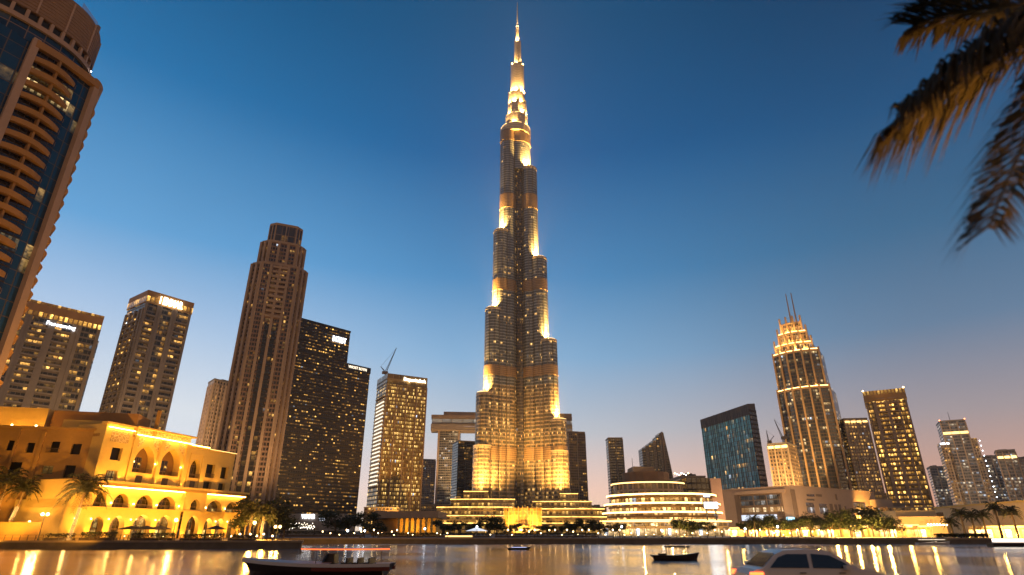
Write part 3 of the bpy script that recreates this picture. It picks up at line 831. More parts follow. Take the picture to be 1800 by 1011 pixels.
# ------------------------------------------------------------------ near tower with balconies, top left
FBLUE = facade('blue_curtain_wall', (0.10, 0.075, 0.06), (0.010, 0.040, 0.085), bw=3.4, fh=3.45, wx=0.035, wy0=0.03, wy1=0.97, lit=0.05, e=1.6, seed=71, rough=0.05, tilt=.02, c0=(1, .5, .1), c1=(1, .66, .25))
M['balcony'] = plain('ochre_balcony', (0.36, 0.185, 0.06), 0.7, 0.14, 0.25, bump=0.2)
M['pilaster'] = plain('beige_pilaster', (0.42, 0.28, 0.20), 0.7, 0.12, 0.2, bump=0.2)
M['drum'] = plain('brown_louvre', (0.27, 0.165, 0.10), 0.65, 0.2, 0.2)
nt = thing('balcony_tower', 'close curved blue glass tower with rows of pointed ochre balconies and brown drum top', 'tower', (-118, 112, Z0))
Pa, Pm, Pb = Vector((-113.6, 105.9)), Vector((-110.4, 112.6)), Vector((-108.5, 120.0))
def quad(t):   # gently curved front between the two pilasters, t in 0..1 (and beyond)
    c = Pm * 2 - (Pa + Pb) / 2
    return Pa * (1 - t) ** 2 + c * 2 * t * (1 - t) + Pb * t * t
front = [tuple(quad(t / 10)) for t in range(11)]
left = [(-134, 88), (-128, 89.5), (-121, 94.2), (-117, 100)]
ZT = 109.6
body = left + front + [(-112.9, 126.3), (-117, 130), (-138, 130)]
mb = MB(); mb.prism(body, Z0, ZT); mb.build('curtain_wall', FBLUE, nt)
def post(p, q, w, dep, z0, z1, mat, name):
    d, n, L = unit(p, q); mb = MB(); mb.obox(Vector(p) + n * dep * .5, d, n, w, dep, z0, z1); return mb.build(name, mat, nt)
dA = (quad(0.02) - quad(0)).normalized()
post(quad(0), quad(.05), .75, .9, Z0, ZT + 0.6, M['pilaster'], 'pilaster')
post(quad(1) - Vector((.1, .3)), quad(1.05) - Vector((.1, .3)), .8, .9, Z0, ZT + 0.2, M['pilaster'], 'pilaster')
mb = MB(); mb.ribbon([tuple(quad(t / 10)) for t in range(0, 11)], 1.5, ZT - 1.6, ZT + 0.3, inward=.2); mb.build('lintel', M['balcony'], nt)
# grey panel stripe on the glass left of the balconies
post(Vector((-120.4, 94.8)), Vector((-119.4, 96.3)), 1.0, .35, Z0, ZT, plain('grey_panel', (0.13, 0.11, 0.10), 0.5, .1, .3), 'panel_stripe')
# balconies
FREC = facade('balcony_recess', (0.05, 0.032, 0.02), (0.012, 0.010, 0.010), bw=2.4, fh=3.45, wx=0.06, wy0=0.05, wy1=0.95, lit=0.06, e=1.0, seed=74, c0=(1, .5, .1), c1=(1, .7, .3), clump=.4)
rec = [tuple(quad(t / 10) + Vector((.25, -.08))) for t in range(0, 8)]
mb = MB(); mb.ribbon(rec, .12, 8, ZT - 1.7, inward=0.2); mb.build('recess_wall', FREC, nt)
FLH = 3.45
def lens(p0, p1, bulge, n=12, curve=None, skew=1.0):
    pts = []
    for k in range(n + 1):
        t = k / n
        b = curve(t) if curve else p0 + (p1 - p0) * t
        d, nn, L = unit(p0, p1)
        w = bulge * (math.sin(math.pi * min(1, (0.18 + 0.82 * t) ** skew)) ** .8 if t < 1 else 0)
        pts.append(b + nn * w)
    return pts
for k in range(1, 31):
    z = ZT - 1.75 - FLH * k
    if z < 4: break
    out = lens(quad(0.03), quad(0.70), 2.1, curve=lambda t: quad(0.04 + 0.68 * t))
    inn = [quad(0.04 + 0.68 * t / 6) for t in range(7)]
    plan = [tuple(p) for p in out] + [tuple(p) for p in inn[::-1]]
    pl2 = [tuple(p) for p in lens(quad(0.03), quad(0.70), 2.35, curve=lambda t: quad(0.04 + 0.68 * t))] + [tuple(p) for p in inn[::-1]]
    mb = MB(); mb.prism(plan, z, z + 1.15, plan2=pl2)
    b = mb.build('balcony', M['balcony'], nt)
    mb = MB(); c = quad(.36); d, nn, L = unit(quad(.33), quad(.40))
    mb.obox(c + nn * .8, d, nn, .22, .75, z + 1.16, z + FLH - .02); mb.build('divider', M['balcony'], nt)
sd0, sd1 = Vector((-109.5, 120.9)), Vector((-112.6, 126.8))
for k in range(0, 31):
    z = ZT - 1.2 - FLH * k
    if z < 4: break
    d, nn, L = unit(sd0, sd1)
    out = [sd0 + (sd1 - sd0) * (q / 8) + nn * (1.9 * math.sin(math.pi * (q / 8)) ** .6 if 0 < q < 8 else nn * 0) if False else sd0 + (sd1 - sd0) * (q / 8) + nn * (1.05 * max(0, math.sin(math.pi * q / 8)) ** .6) for q in range(9)]
    lo = [sd0 + (sd1 - sd0) * (q / 8) + nn * (0.35 * max(0, math.sin(math.pi * q / 8)) ** .6) for q in range(9)]
    mb = MB(); mb.prism([tuple(p) for p in lo] + [tuple(sd1 - nn * .4), tuple(sd0 - nn * .4)], z - 1.7, z + (4.2 if k == 0 else -.3), plan2=[tuple(p) for p in out] + [tuple(sd1 - nn * .4), tuple(sd0 - nn * .4)])
    mb.build('side_balcony', M['balcony'], nt)
# glazed neck, ledge, openings and drum
drum = [(-136, 94), (-126, 93.5), (-118.2, 98.9), (-114.7, 103.7), (-112.3, 108), (-110.6, 113.1), (-110.9, 118.5), (-113.9, 123.5), (-120, 127), (-136, 127)]
def smooth_plan(pl, it=2):
    for _ in range(it):
        o = []
        for a, b in zip(pl, pl[1:] + pl[:1]):
            o.append((a[0] * .75 + b[0] * .25, a[1] * .75 + b[1] * .25)); o.append((a[0] * .25 + b[0] * .75, a[1] * .25 + b[1] * .75))
        pl = o
    return pl
dr = ccw(smooth_plan(drum))
FNECK = facade('neck_glass', (0.20, 0.13, 0.09), (0.012, 0.03, 0.055), bw=3.6, fh=3.6, wx=0.03, wy0=0.02, wy1=0.95, lit=0.03, e=1.2, seed=77, rough=.06)
mb = MB(); mb.prism(dr, ZT - .5, 113.2); mb.build('neck', FNECK, nt)
mb = MB(); mb.ribbon(dr, .7, 113.2, 114.4, closed=True, inward=1.2); mb.build('ledge', M['pilaster'], nt)
mb = MB(); mb.prism(offset(dr, -.8), 114.2, 117.4); mb.build('opening_wall', M['dark'], nt)
for k in range(0, len(dr), 2):
    p, q = dr[k], dr[(k + 1) % len(dr)]
    d, n, L = unit(p, q); mb = MB(); mb.obox(Vector(p) - n * .3, d, n, .35, .35, 114.4, 117.2); mb.build('post', M['pilaster'], nt)
mb = MB(); mb.prism(dr, 117.2, 126.5); mb.build('drum', M['drum'], nt)
for k in range(10):
    mb = MB(); mb.ribbon(dr, .14, 117.3 + .9 * k, 117.3 + .9 * k + .5, closed=True); mb.build('louvre', M['drum'], nt)
for k in range(1, len(dr), 5):
    p, q = dr[k], dr[(k + 1) % len(dr)]
    d, n, L = unit(p, q); mb = MB(); mb.obox(Vector(p) + n * .12, d, n, .2, .2, 117.2, 126.6); mb.build('rib', M['pilaster'], nt)
mb = MB(); mb.prism(offset(dr, -1.0), 126.5, 128.2); mb.build('roof_cap', M['drum'], nt)
q = at(168, 60, 121)
mb = MB(); mb.box(q.x - .45, q.x + .45, 120.5, 121.4, 123, 131); mb.build('roof_post', M['drum'], nt)
gp = NT('wind_screen'); _p = gp.bsdf(Base_Color=(0.45, 0.42, 0.45), Roughness=.15); _p.inputs['Alpha'].default_value = .55
gp = gp.end(_p.outputs[0])
mb = MB(); mb.face([(-113.4, 113.6, 126.4), (-114.0, 120.4, 126.4), (-114.0, 120.4, 131.6), (-113.4, 113.6, 131.6)]); mb.build('wind_screen', gp, nt)
mb = MB(); mb.ball((-110.2, 119.3, 113.4), .16); mb.build('marker_light', M['bulb_white'], nt)
# street light on the plaza below reaches the underside of the balconies
lamp('SPOT', (-70, 95, 3), 40000, (1.0, 0.52, 0.16), (-111, 112, 70), 80, 1.0, 1.0)
lamp('SPOT', (-92, 132, 3), 22000, (1.0, 0.52, 0.16), (-109, 124, 60), 70, 1.0, 1.0)

# ------------------------------------------------------------------ waterfront hotel
hA, hE = Vector((-98.9, 145.5)), Vector((0.26218, 0.96502)); hN = Vector((0.96502, -0.26218))
def HP(s, d, z):
    p = hA + hE * s + hN * d
    return (p.x, p.y, z)
def hot(px, py, d=0.0):
    r = ray(px, py); k = (hA.dot(hN) + d) / (r[0] * hN.x + r[1] * hN.y)
    p = Vector((r[0] * k, r[1] * k))
    return (p - hA).dot(hE), r[2] * k + H
hotel = thing('hotel', 'cream arabesque hotel with pointed arches, washed in amber light at the left waterside', 'hotel', (-96, 158, Z0))
M['amberled'] = emis('amber_cove_light', (1.0, 0.52, 0.10), 42.0)
M['loggia'] = plain('shaded_loggia', (0.15, 0.075, 0.028), .8, .15, .2)  # coloured darker than the outer walls for the shade inside the arches
def lace():
    t = NT('carved_screen')
    tc = t.n('TexCoord').outputs['Object']
    v = t.n('TexVoronoi', feature='DISTANCE_TO_EDGE'); v.inputs['Scale'].default_value = 1.3; t.set(v.inputs['Vector'], tc)
    k = t.n('MapRange'); t.set(k.inputs[0], v.outputs[0]); k.inputs[1].default_value = .02; k.inputs[2].default_value = .12
    c = t.mix(k.outputs[0], (0.70, 0.53, 0.32), (0.42, 0.27, 0.12))
    p = t.bsdf(Base_Color=c, Roughness=.8)
    bn = t.n('Bump'); bn.invert = True; bn.inputs['Strength'].default_value = .8; bn.inputs['Distance'].default_value = .1
    t.set(bn.inputs['Height'], k.outputs[0]); t.set(p.inputs['Normal'], bn.outputs[0])
    return t.end(p.outputs[0])
M['lace'] = lace()
def roomglass(name, lit, seed):
    return facade(name, (0.10, 0.06, 0.03), (0.012, 0.010, 0.009), bw=1.3, fh=2.9, wx=0.05, wy0=0.03, wy1=0.93, lit=lit, e=1.3, seed=seed, clump=.3, c0=(1, .5, .09), c1=(1, .66, .2), cool=0)
M['win_dark'] = roomglass('dark_window', 0.03, 81)
M['win_black'] = plain('shuttered_black', (.006, .004, .003), .3, .3, 1.0, spec=.2)
M['win_half'] = roomglass('half_lit_window', 0.45, 82)
M['win_lit'] = roomglass('lit_window', 0.9, 83)
def HB(mbx, s0, s1, d0, d1, z0, z1):
    c = [HP(s0, d0, 0), HP(s1, d0, 0), HP(s1, d1, 0), HP(s0, d1, 0)]
    mbx.prism([(p[0], p[1]) for p in c], z0, z1)
def hrun(name, mat, *boxes):
    for b in boxes:
        mb = MB(); HB(mb, *b); o = mb.build(name, mat, hotel)
    return o
def arch_pts(a0, a1, zsp, zap, n=7, round_=False):
    m = (a0 + a1) / 2; w = (a1 - a0) / 2; L = []
    for k in range(n + 1):
        t = k / n
        if round_: s = a0 + w * (1 - math.cos(t * math.pi / 2)); z = zsp + (zap - zsp) * math.sin(t * math.pi / 2)
        else:
            s = a0 + w * (1 - math.cos(t * math.pi / 2)) ** 1.0 * (1.0); z = zsp + (zap - zsp) * (math.sin(t * math.pi / 2) * .80 + .20 * t ** 1.5)
        L.append((s, z))
    return L          # left half, from spring to apex
def openwall(mbw, s0, s1, z0, z1, holes, d=0.0, depth=1.0):
    """wall panel at distance d with arched or square openings. hole: (a0, a1, sill, spring, apex) apex None: square"""
    cur = s0
    for a0, a1, zs, zsp, zap in sorted(holes):
        if a0 > cur: mbw.face([HP(cur, d, z0), HP(a0, d, z0), HP(a0, d, z1), HP(cur, d, z1)])
        if zs > z0: mbw.face([HP(a0, d, z0), HP(a1, d, z0), HP(a1, d, zs), HP(a0, d, zs)])
        if zap is None:
            ring = [(a0, zs), (a0, zsp), (a1, zsp), (a1, zs)]
            if zsp < z1: mbw.face([HP(a0, d, zsp), HP(a1, d, zsp), HP(a1, d, z1), HP(a0, d, z1)])
        else:
            lf = arch_pts(a0, a1, zsp, zap); rt = [(a0 + a1 - s, z) for s, z in lf]
            m = (a0 + a1) / 2
            for (p, q) in zip(lf[:-1], lf[1:]): mbw.face([HP(p[0], d, p[1]), HP(q[0], d, q[1]), HP(q[0], d, z1), HP(p[0], d, z1)])
            for (p, q) in zip(rt[:-1], rt[1:]): mbw.face([HP(q[0], d, q[1]), HP(p[0], d, p[1]), HP(p[0], d, z1), HP(q[0], d, z1)])
            ring = [(a0, zs)] + lf + rt[::-1][1:] + [(a1, zs)]
        for p, q in zip(ring, ring[1:] + ring[:1]):
            mbw.face([HP(p[0], d, p[1]), HP(q[0], d, q[1]), HP(q[0], d - depth, q[1]), HP(p[0], d - depth, p[1])])
        cur = a1
    if cur < s1: mbw.face([HP(cur, d, z0), HP(s1, d, z0), HP(s1, d, z1), HP(cur, d, z1)])
def window(a0, a1, z0, z1, d, mat, name='window', frame=True):
    mb = MB(); mb.face([HP(a0, d, z0), HP(a1, d, z0), HP(a1, d, z1), HP(a0, d, z1)], [(a0, z0), (a1, z0), (a1, z1), (a0, z1)])
    w = mb.build(name, mat, hotel)
    if frame:
        mb = MB(); m = (a0 + a1) / 2
        HB(mb, m - .06, m + .06, d + .01, d + .10, z0, z1); HB(mb, a0, a1, d + .01, d + .08, (z0 + z1) / 2 + .5, (z0 + z1) / 2 + .6)
        f = mb.build('frame', M['rail'], w); f.location = (0, 0, 0)
    return w
def railing(a0, a1, z, d, h=1.1):
    mb = MB(); HB(mb, a0, a1, d - .05, d + .05, z + h - .1, z + h); HB(mb, a0, a1, d - .04, d + .04, z + .08, z + .16)
    k = a0 + .12
    while k < a1: HB(mb, k, k + .05, d - .02, d + .02, z + .16, z + h - .1); k += .22
    return mb.build('balcony_railing', M['rail'], hotel)
GL, F1, LG, RF = 0.5, 7.4, 12.7, 26.4
# upper storeys: left pavilion, arcade block, right block
up = MB()
openwall(up, -1.4, 6.6, 16.8, 26.6, [(1.6, 4.6, 18.4, 21.4, None)], d=0.9)
openwall(up, -1.4, 6.6, 13.0, 16.8, [(1.6, 4.6, 13.1, 16.0, None)], d=0.9)
openwall(up, 7.4, 26.4, 13.0, 25.2, [(9.0, 15.4, 16.2, 18.6, 22.9), (17.4, 24.2, 16.2, 18.8, 23.1)], d=0.4, depth=2.2)
openwall(up, 26.4, 34.0, 13.0, 24.8, [(28.4, 32.2, 16.4, 18.6, 21.6)], d=0.0, depth=1.4)
openwall(up, 34.0, 46.4, 16.4, 24.6, [(35.2, 38.6, 17.0, 20.8, None), (41.4, 44.4, 17.2, 20.5, None)], d=-.5)
openwall(up, 34.0, 46.4, 13.0, 16.4, [(35.2, 38.4, 13.1, 15.8, None), (41.4, 44.2, 13.1, 15.8, None)], d=-.5)
up.build('upper_wall', M['cream'], hotel)
hrun('side_wall', M['cream'], (46.0, 46.4, -16, -.52, 13, 24.6), (-1.4, -1.0, -10, .88, 13, 26.6), (6.2, 7.4, -4, .7, 13, 26.4), (34.0, 34.2, -2, .0, 13, 24.6))
hrun('roof_slab', M['cream_dark'], (-1.4, 46.4, -22, -.6, 23.6, 24.3), (-1.2, 6.4, -14, .8, 25.4, 26.2))
# capitals, mouldings and cornices
hrun('cornice', M['cream'], (7.0, 27.2, -1.5, 1.7, 26.9, 27.3), (26.4, 34.2, -.6, .35, 24.8, 25.3), (34.0, 46.7, -1, -.15, 24.6, 25.1), (-1.7, 6.9, -.6, 1.3, 26.6, 27.1))
hrun('frieze_wall', M['lace'], (7.4, 26.4, -1.0, .25, 25.2, 26.9))
hrun('carved_panel', M['lace'], (.4, 5.6, .905, 1.0, 22.6, 25.2))
for a0, a1, zt in ((8.2, 16.2, 24.9), (16.6, 25.2, 24.9)):
    m = (a0 + a1) / 2; sp_ = MB()
    sp_.face([HP(a0, .44, 21.2), HP(m - 1.6, .44, 23.5), HP(m - 1.2, .44, zt), HP(a0, .44, zt)])
    sp_.build('arch_spandrel', M['lace'], hotel); sp_ = MB()
    sp_.face([HP(m + 1.6, .44, 23.5), HP(a1, .44, 21.2), HP(a1, .44, zt), HP(m + 1.2, .44, zt)])
    sp_.build('arch_spandrel', M['lace'], hotel)
PIL = [(7.2, 8.4), (15.8, 17.0), (24.8, 26.2)]
for a0, a1 in PIL: hrun('pilaster', M['cream'], (a0, a1, .4, 1.1, 13, 25.1))
hrun('arch_surround', M['cream'], (27.6, 28.2, 0, .25, 13.2, 23.0), (32.4, 33.0, 0, .25, 13.2, 23.0), (27.6, 33.0, 0, .25, 22.6, 23.1))
window(1.6, 4.6, 18.4, 21.4, -.0, M['win_black'], frame=False); window(1.6, 4.6, 13.1, 16.0, 0, M['win_half'])
for a0, a1 in ((9.0, 15.4), (17.4, 24.2)):
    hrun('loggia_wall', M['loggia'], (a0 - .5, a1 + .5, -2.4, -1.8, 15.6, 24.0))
    window((a0 + a1) / 2 - 1.1, (a0 + a1) / 2 + 1.1, 16.3, 20.2, -1.75, M['win_dark'], 'balcony_door')
    railing(a0, a1, 16.2, .2)
window(28.4, 32.2, 16.4, 21.6, -1.3, M['win_dark']); railing(28.2, 32.4, 16.4, .15)
for a0, a1, z0, z1 in ((35.2, 38.6, 17.0, 20.8), (41.4, 44.4, 17.2, 20.5), (35.2, 38.4, 13.1, 15.8), (41.4, 44.2, 13.1, 15.8)):
    window(a0, a1, z0, z1, -1.4, M['win_black'], frame=False)
railing(35.0, 38.8, 17.0, -.35)
for a0, a1 in ((10.6, 12.6), (19.0, 21.0), (29.4, 31.2)):   # doors behind the terrace
    mbd = MB(); HB(mbd, a0, a1, .42 if a0 < 26 else .02, .5 if a0 < 26 else .1, 13.0, 15.5); mbd.build('terrace_door', M['rail'], hotel)
# lower storeys stand forward under the terrace
lo = MB()
arcs = [(4.5, 8.9, 7.7, 8.6, 10.9), (11.2, 16.2, 7.7, 8.6, 10.9), (18.0, 23.7, 7.7, 8.6, 10.9)]
openwall(lo, -1.0, 25.6, F1, 12.0, [(-.6, 2.6, 7.7, 8.6, 10.9)] + arcs, d=2.0, depth=1.6)
openwall(lo, 33.6, 50.4, F1, 12.0, [(35.6, 41.6, 7.6, 8.4, 10.8), (43.3, 48.4, 7.6, 8.4, 10.6)], d=2.0, depth=1.6)
openwall(lo, 25.6, 33.6, F1, 12.6, [(28.2, 31.4, 7.9, 9.0, 10.6)], d=3.0, depth=1.0)
ga = [(-.4, 2.8, .55, 3.6, 5.6), (4.6, 8.6, .55, 3.6, 5.8), (11.0, 16.4, .55, 3.8, 6.2), (18.2, 23.6, .55, 3.8, 6.2)]
openwall(lo, -8.0, 25.6, GL, F1, ga, d=2.6, depth=1.6)
openwall(lo, 25.6, 33.6, GL, F1, [(27.6, 32.0, .55, 3.8, 6.4)], d=3.4, depth=1.2)
openwall(lo, 33.6, 50.4, GL, F1, [(35.0, 38.2, .55, 3.8, 5.8), (39.6, 43.0, .55, 3.8, 5.8), (44.6, 48.4, .55, 3.8, 5.8)], d=2.6, depth=1.6)
lo.build('lower_wall', M['cream'], hotel)
hrun('end_wall', M['cream'], (50.0, 50.4, -14, 2.55, GL, 12.6), (25.6, 25.8, 2.0, 3.0, F1, 12.6), (33.4, 33.6, 2.0, 3.0, F1, 12.6), (-8.0, -7.6, -12, 2.58, GL, 9.0))
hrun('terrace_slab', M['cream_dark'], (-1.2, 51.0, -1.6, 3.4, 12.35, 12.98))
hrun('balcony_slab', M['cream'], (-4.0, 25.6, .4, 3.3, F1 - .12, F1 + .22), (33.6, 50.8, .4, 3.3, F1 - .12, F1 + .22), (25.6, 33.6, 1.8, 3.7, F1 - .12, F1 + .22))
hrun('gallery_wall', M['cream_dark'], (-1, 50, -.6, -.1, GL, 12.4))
hrun('corner_bastion', M['cream'], (-8, -1.0, -9, 2.2, F1 - .2, 13.2))
hrun('parapet', M['cream'], (-1.2, 51.2, 3.0, 3.4, 12.98, 13.5))
for i, (a0, a1, zs, zsp, zap) in enumerate([(-.6, 2.6, 7.7, 8.6, 10.9)] + arcs + [(35.6, 41.6, 7.6, 8.4, 10.8), (43.3, 48.4, 7.6, 8.4, 10.6)]):
    window(a0, a1, 7.6, 10.9, .3, M['win_half'] if i in (0, 4, 5) else M['win_dark'], 'arch_window')
    railing(a0 - .3, a1 + .3, 7.6, 2.1, .9)
window(28.2, 31.4, 7.9, 10.6, 2.0, M['win_dark'], 'arch_window')
for i, (a0, a1, zs, zsp, zap) in enumerate(ga + [(27.6, 32.0, .55, 3.8, 6.4), (35.0, 38.2, .55, 3.8, 5.8), (39.6, 43.0, .55, 3.8, 5.8), (44.6, 48.4, .55, 3.8, 5.8)]):
    window(a0, a1, .6, zap, .95, M['win_lit'] if i % 3 != 1 else M['win_half'], 'arch_door')
# coves: lamps in the ledges, and floodlights on the terrace
for a0, a1, d, z in ((-.8, 25.4, 2.25, 12.1), (33.8, 50.2, 2.25, 12.1)):
    hrun('cove_light', M['amberled'], (a0, a1, d + .35, d + .55, z, z + .18))
hrun('cove_light', M['amberled'], (7.6, 26.2, 1.05, 1.25, 25.15, 25.3))
hrun('cove_light', M['amberled'], (-1.2, 6.4, 1.35, 1.5, 25.75, 25.9))
hrun('cornice_light', M['amberled'], (26.6, 34.0, .4, .5, 25.1, 25.22)); hrun('cornice_light', emis('cornice_glow', (1, .6, .2), 3.0, sample=False), (34.2, 46.5, -.12, -.04, 24.85, 24.97))
AMB = (1.0, 0.47, 0.05)
for s in (.2, 5.8, 7.8, 10.0, 14.4, 16.4, 18.4, 23.4, 25.5, 27.2, 33.4, 40.0):
    p = HP(s, 2.1, 13.3); q = HP(s, .6, 19)
    lamp('SPOT', p, 12000, AMB, q, 75, 1.0, .15)
    mb = MB(); mb.ball(HP(s, 2.1, 13.35), .16, 8, 5); mb.build('uplighter', M['bulb'], hotel)
for a0, a1 in ((9.0, 15.4), (17.4, 24.2)):
    for s in (a0 - .15, a1 + .15):
        mb = MB(); mb.ball(HP(s, .62, 18.7), .17, 8, 5); mb.build('arch_lamp', M['bulb'], hotel)
        lamp('POINT', HP(s, 1.1, 18.9), 60, AMB, radius=.2)
for s in (3.6, 10.0, 17.1, 24.6, 34.6, 42.4, 49.4):
    mb = MB(); mb.ball(HP(s, 2.45, 8.6), .2, 8, 5); mb.build('wall_lamp', M['bulb'], hotel); lamp('POINT', HP(s, 2.75, 8.6), 110, AMB, radius=.2)
for s in (-5.0, -1.0, 3.6, 9.8, 17.3, 24.6, 26.5, 33.0, 38.9, 43.8, 49.4):
    lamp('SPOT', HP(s, 3.7, .8), 2200, AMB, HP(s, 2.6, 5.5), 75, 1.0, .15)
    mb = MB(); mb.ball(HP(s, 2.95, 5.0), .16, 8, 5); mb.build('wall_lamp', M['bulb'], hotel)
for s in (6.5, 13.7, 20.9, 29.8, 36.6, 41.2, 46.5):
    lamp('POINT', HP(s, 1.6, 5.2), 420, (1.0, .56, .14), radius=.25)
for s in (-30, -14, 4, 20, 38):
    lamp('SPOT', HP(s, 22, 1.2), 36000, AMB, HP(s + 3, 0, 15), 100, 1.0, .8)
# left wing, frontal, four storeys, with set back penthouses
wA, wB = Vector((-128.0, 138.2)), Vector((-99.6, 145.4))
wd, wn_, wL = unit(wA, wB)
def WP(px, py, d=0.0):
    r = ray(px, py); k = (wA.dot(wn_) + d) / (r[0] * wn_.x + r[1] * wn_.y)
    p = Vector((r[0] * k, r[1] * k)); return (p - wA).dot(wd), r[2] * k + H
wing = thing('hotel_wing', 'darker ochre hotel wing with plain square windows, left of the floodlit arches', 'hotel', (-114, 142, Z0))
_HP = HP
def HP(s, d, z):
    p = wA + wd * s + wn_ * d
    return (p.x, p.y, z)
zr = 25.0
holes = []; wins = []
for (x0, y0, x1, y1, m) in ((12, 774, 27, 792, 'd'), (46, 778, 60, 796, 'd'), (88, 776, 104, 795, 'd'), (125, 780, 142, 799, 'd'), (73, 819, 93, 833, 'l'), (112, 818, 131, 840, 'd'), (14, 812, 36, 838, 'd')):
    a = WP(x0, (y0 + y1) / 2); b = WP(x1, (y0 + y1) / 2); t_ = WP((x0 + x1) / 2, y0); b_ = WP((x0 + x1) / 2, y1)
    holes.append((a[0], b[0], b_[1], t_[1])); wins.append((a[0], b[0], b_[1], t_[1], m))
zsplit = (WP(60, 805)[1])
wm = MB()
openwall(wm, -6, wL + .8, zsplit, zr, [(h[0], h[1], h[2], h[3], None) for h in holes[:4]], depth=.7)
openwall(wm, -6, wL + .8, Z0, zsplit, [(h[0], h[1], h[2], h[3], None) for h in holes[4:]], depth=.7)
hotel_, hotel = hotel, wing
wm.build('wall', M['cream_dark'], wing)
for a0, a1, z0, z1, m in wins: window(a0, a1, z0, z1, -.6, M['win_lit'] if m == 'l' else M['win_black'], frame=(m == 'l'))
railing(holes[2][0] - .5, holes[2][1] + .5, holes[2][2] - .2, .5)
hrun('roof_slab', M['cream_dark'], (-6, wL, -16, -.1, zr - 1.2, zr - .6)); hrun('buttress', M['cream_dark'], (16.5, 17.2, 0, .5, Z0, zr - .6), (11.4, 11.9, 0, .35, Z0, zr - .2))
hrun('parapet', M['cream_dark'], (-6.2, wL + 1, -.5, .3, zr - .02, zr + .5))
hrun('arched_porch', M['cream_dark'], (-6, 9, .02, 2.6, Z0, WP(30, 803, 2.6)[1]))
def rect_from(px0, py0, px1, py1, d, thick, name, mat):
    a = WP(px0, py0, d); b = WP(px1, py1, d)
    hrun(name, mat, (a[0], b[0], d - thick, d, zr - 2, a[1]))
hrun('roof_pavilion', M['cream'], (-8, 14.4, -14, -4, zr - .5, WP(60, 717, -4)[1]))
hrun('penthouse', plain('red_ochre_render', (0.36, 0.19, 0.075), .85, .15, .2, bump=.3), (15.2, WP(240, 745, -5)[0], -15, -5, zr - .5, WP(110, 722, -5)[1]))
hrun('roof_screen', M['cream'], (18.8, 27.6, -3.4, -2.6, zr - .5, WP(130, 738, -2.6)[1]))
hrun('chimney', M['cream_dark'], (36.5, 37.3, -12, -11, 25, WP(168, 717, -11)[1]))
for s in (3, 9, 14):
    mb = MB(); mb.ball(HP(s, -1.2, zr + .8), .22, 8, 5); mb.build('roof_lamp', M['bulb'], wing); lamp('POINT', HP(s, -1.2, zr + 1.2), 500, AMB, radius=.2)
hotel = hotel_; HP = _HP
lamp('SPOT', (-104, 128, 1.2), 11000, AMB, (-112, 142, 14), 120, 1.0, .6)
lamp('SPOT', (-122, 124, 1.2), 9000, AMB, (-122, 140, 12), 120, 1.0, .6)

# garden walls, planters, railing posts along the left quay
M['hedge'] = leafmat('hedge_leaf', (0.035, 0.035, 0.014))
def leafcloud(mb, fn, n, s0, s1, r):
    for _ in range(n):
        p = fn(r); d = Vector((r.gauss(0, 1), r.gauss(0, 1), r.gauss(0, .7))).normalized()
        e = d.cross(Vector((r.gauss(0, 1), r.gauss(0, 1), r.gauss(0, 1)))).normalized()
        s = r.uniform(s0, s1)
        mb.face([p - d * s, p + e * s * .45, p + d * s, p - e * s * .45], [(0, 0)] * 4)
def hedge(x0, x1, y, h, label, w=1.0):
    t = thing('planted_hedge', label, 'hedge', ((x0 + x1) / 2, y, Z0))
    mb = MB(); mb.box(x0, x1, y - w * .5, y + w * .5, Z0, Z0 + h * .35); mb.build('planter', plain('planter', (0.10, 0.065, 0.04), .8, .2, .5), t)
    r = random.Random(int(x0 * 7)); mb = MB()
    leafcloud(mb, lambda q: Vector((q.uniform(x0, x1), y + q.uniform(-.5, .5) * w, Z0 + h * .3 + h * .7 * math.sqrt(q.random()))), int(60 * (x1 - x0) * h), .10, .24, r)
    mb.build('foliage', M['hedge'], t)
hedge(-98, -92, 133.5, 1.4, 'clipped hedge in planter on the left quay below the wing')
hedge(-90.5, -83, 133.3, 1.7, 'dark hedge in planter right of the lit palm trunk')
hedge(-80, -71, 133.6, 1.5, 'longest dark hedge on the left quay before the cafe')
hedge(-69.5, -61, 133.4, 1.3, 'dark hedge on the left quay before the narrow arch')
hedge(-59.5, -54, 133.6, 1.1, 'short hedge near the end of the left quay')
gw = thing('garden_wall', 'plain ochre garden wall in panels at the far left of the quay', 'wall', (-118, 134, Z0))
for k, (x0, x1) in enumerate(((-140, -121.2), (-120.8, -112.4), (-112.0, -100.5))):
    mb = MB(); mb.box(x0, x1, 134.5, 135.1, Z0, Z0 + 4.2 - .9 * k * .3); mb.build('panel', M['cream_dark'], gw)
for x in (-121, -112.2): mb = MB(); mb.box(x - .25, x + .25, 134.3, 135.3, Z0, Z0 + 4.3); mb.build('pier', M['cream'], gw)
mb = MB(); mb.box(-140, -114, 138.6, 139.0, Z0, Z0 + 6.2); mb.build('upper_wall', M['cream_dark'], gw)
mb = MB(); mb.box(-140, -114, 138.5, 139.1, Z0 + 6.22, Z0 + 6.32); mb.build('wall_top_light', M['led_dim'], gw)
rl = thing('quay_railing', 'low dark railing along the edge of the left quay', 'railing', (-70, 132, Z0))
x = -110.0
while x < -44.5:
    mb = MB(); mb.box(x - .05, x + .05, 131.7, 131.8, Z0 + .06, Z0 + 1.1); mb.build('post', M['rail'], rl); x += 1.6
for z in (.5, 1.08): mb = MB(); mb.box(-110.2, -44.4, 131.71, 131.79, Z0 + z, Z0 + z + .06); mb.build('rail', M['rail'], rl)

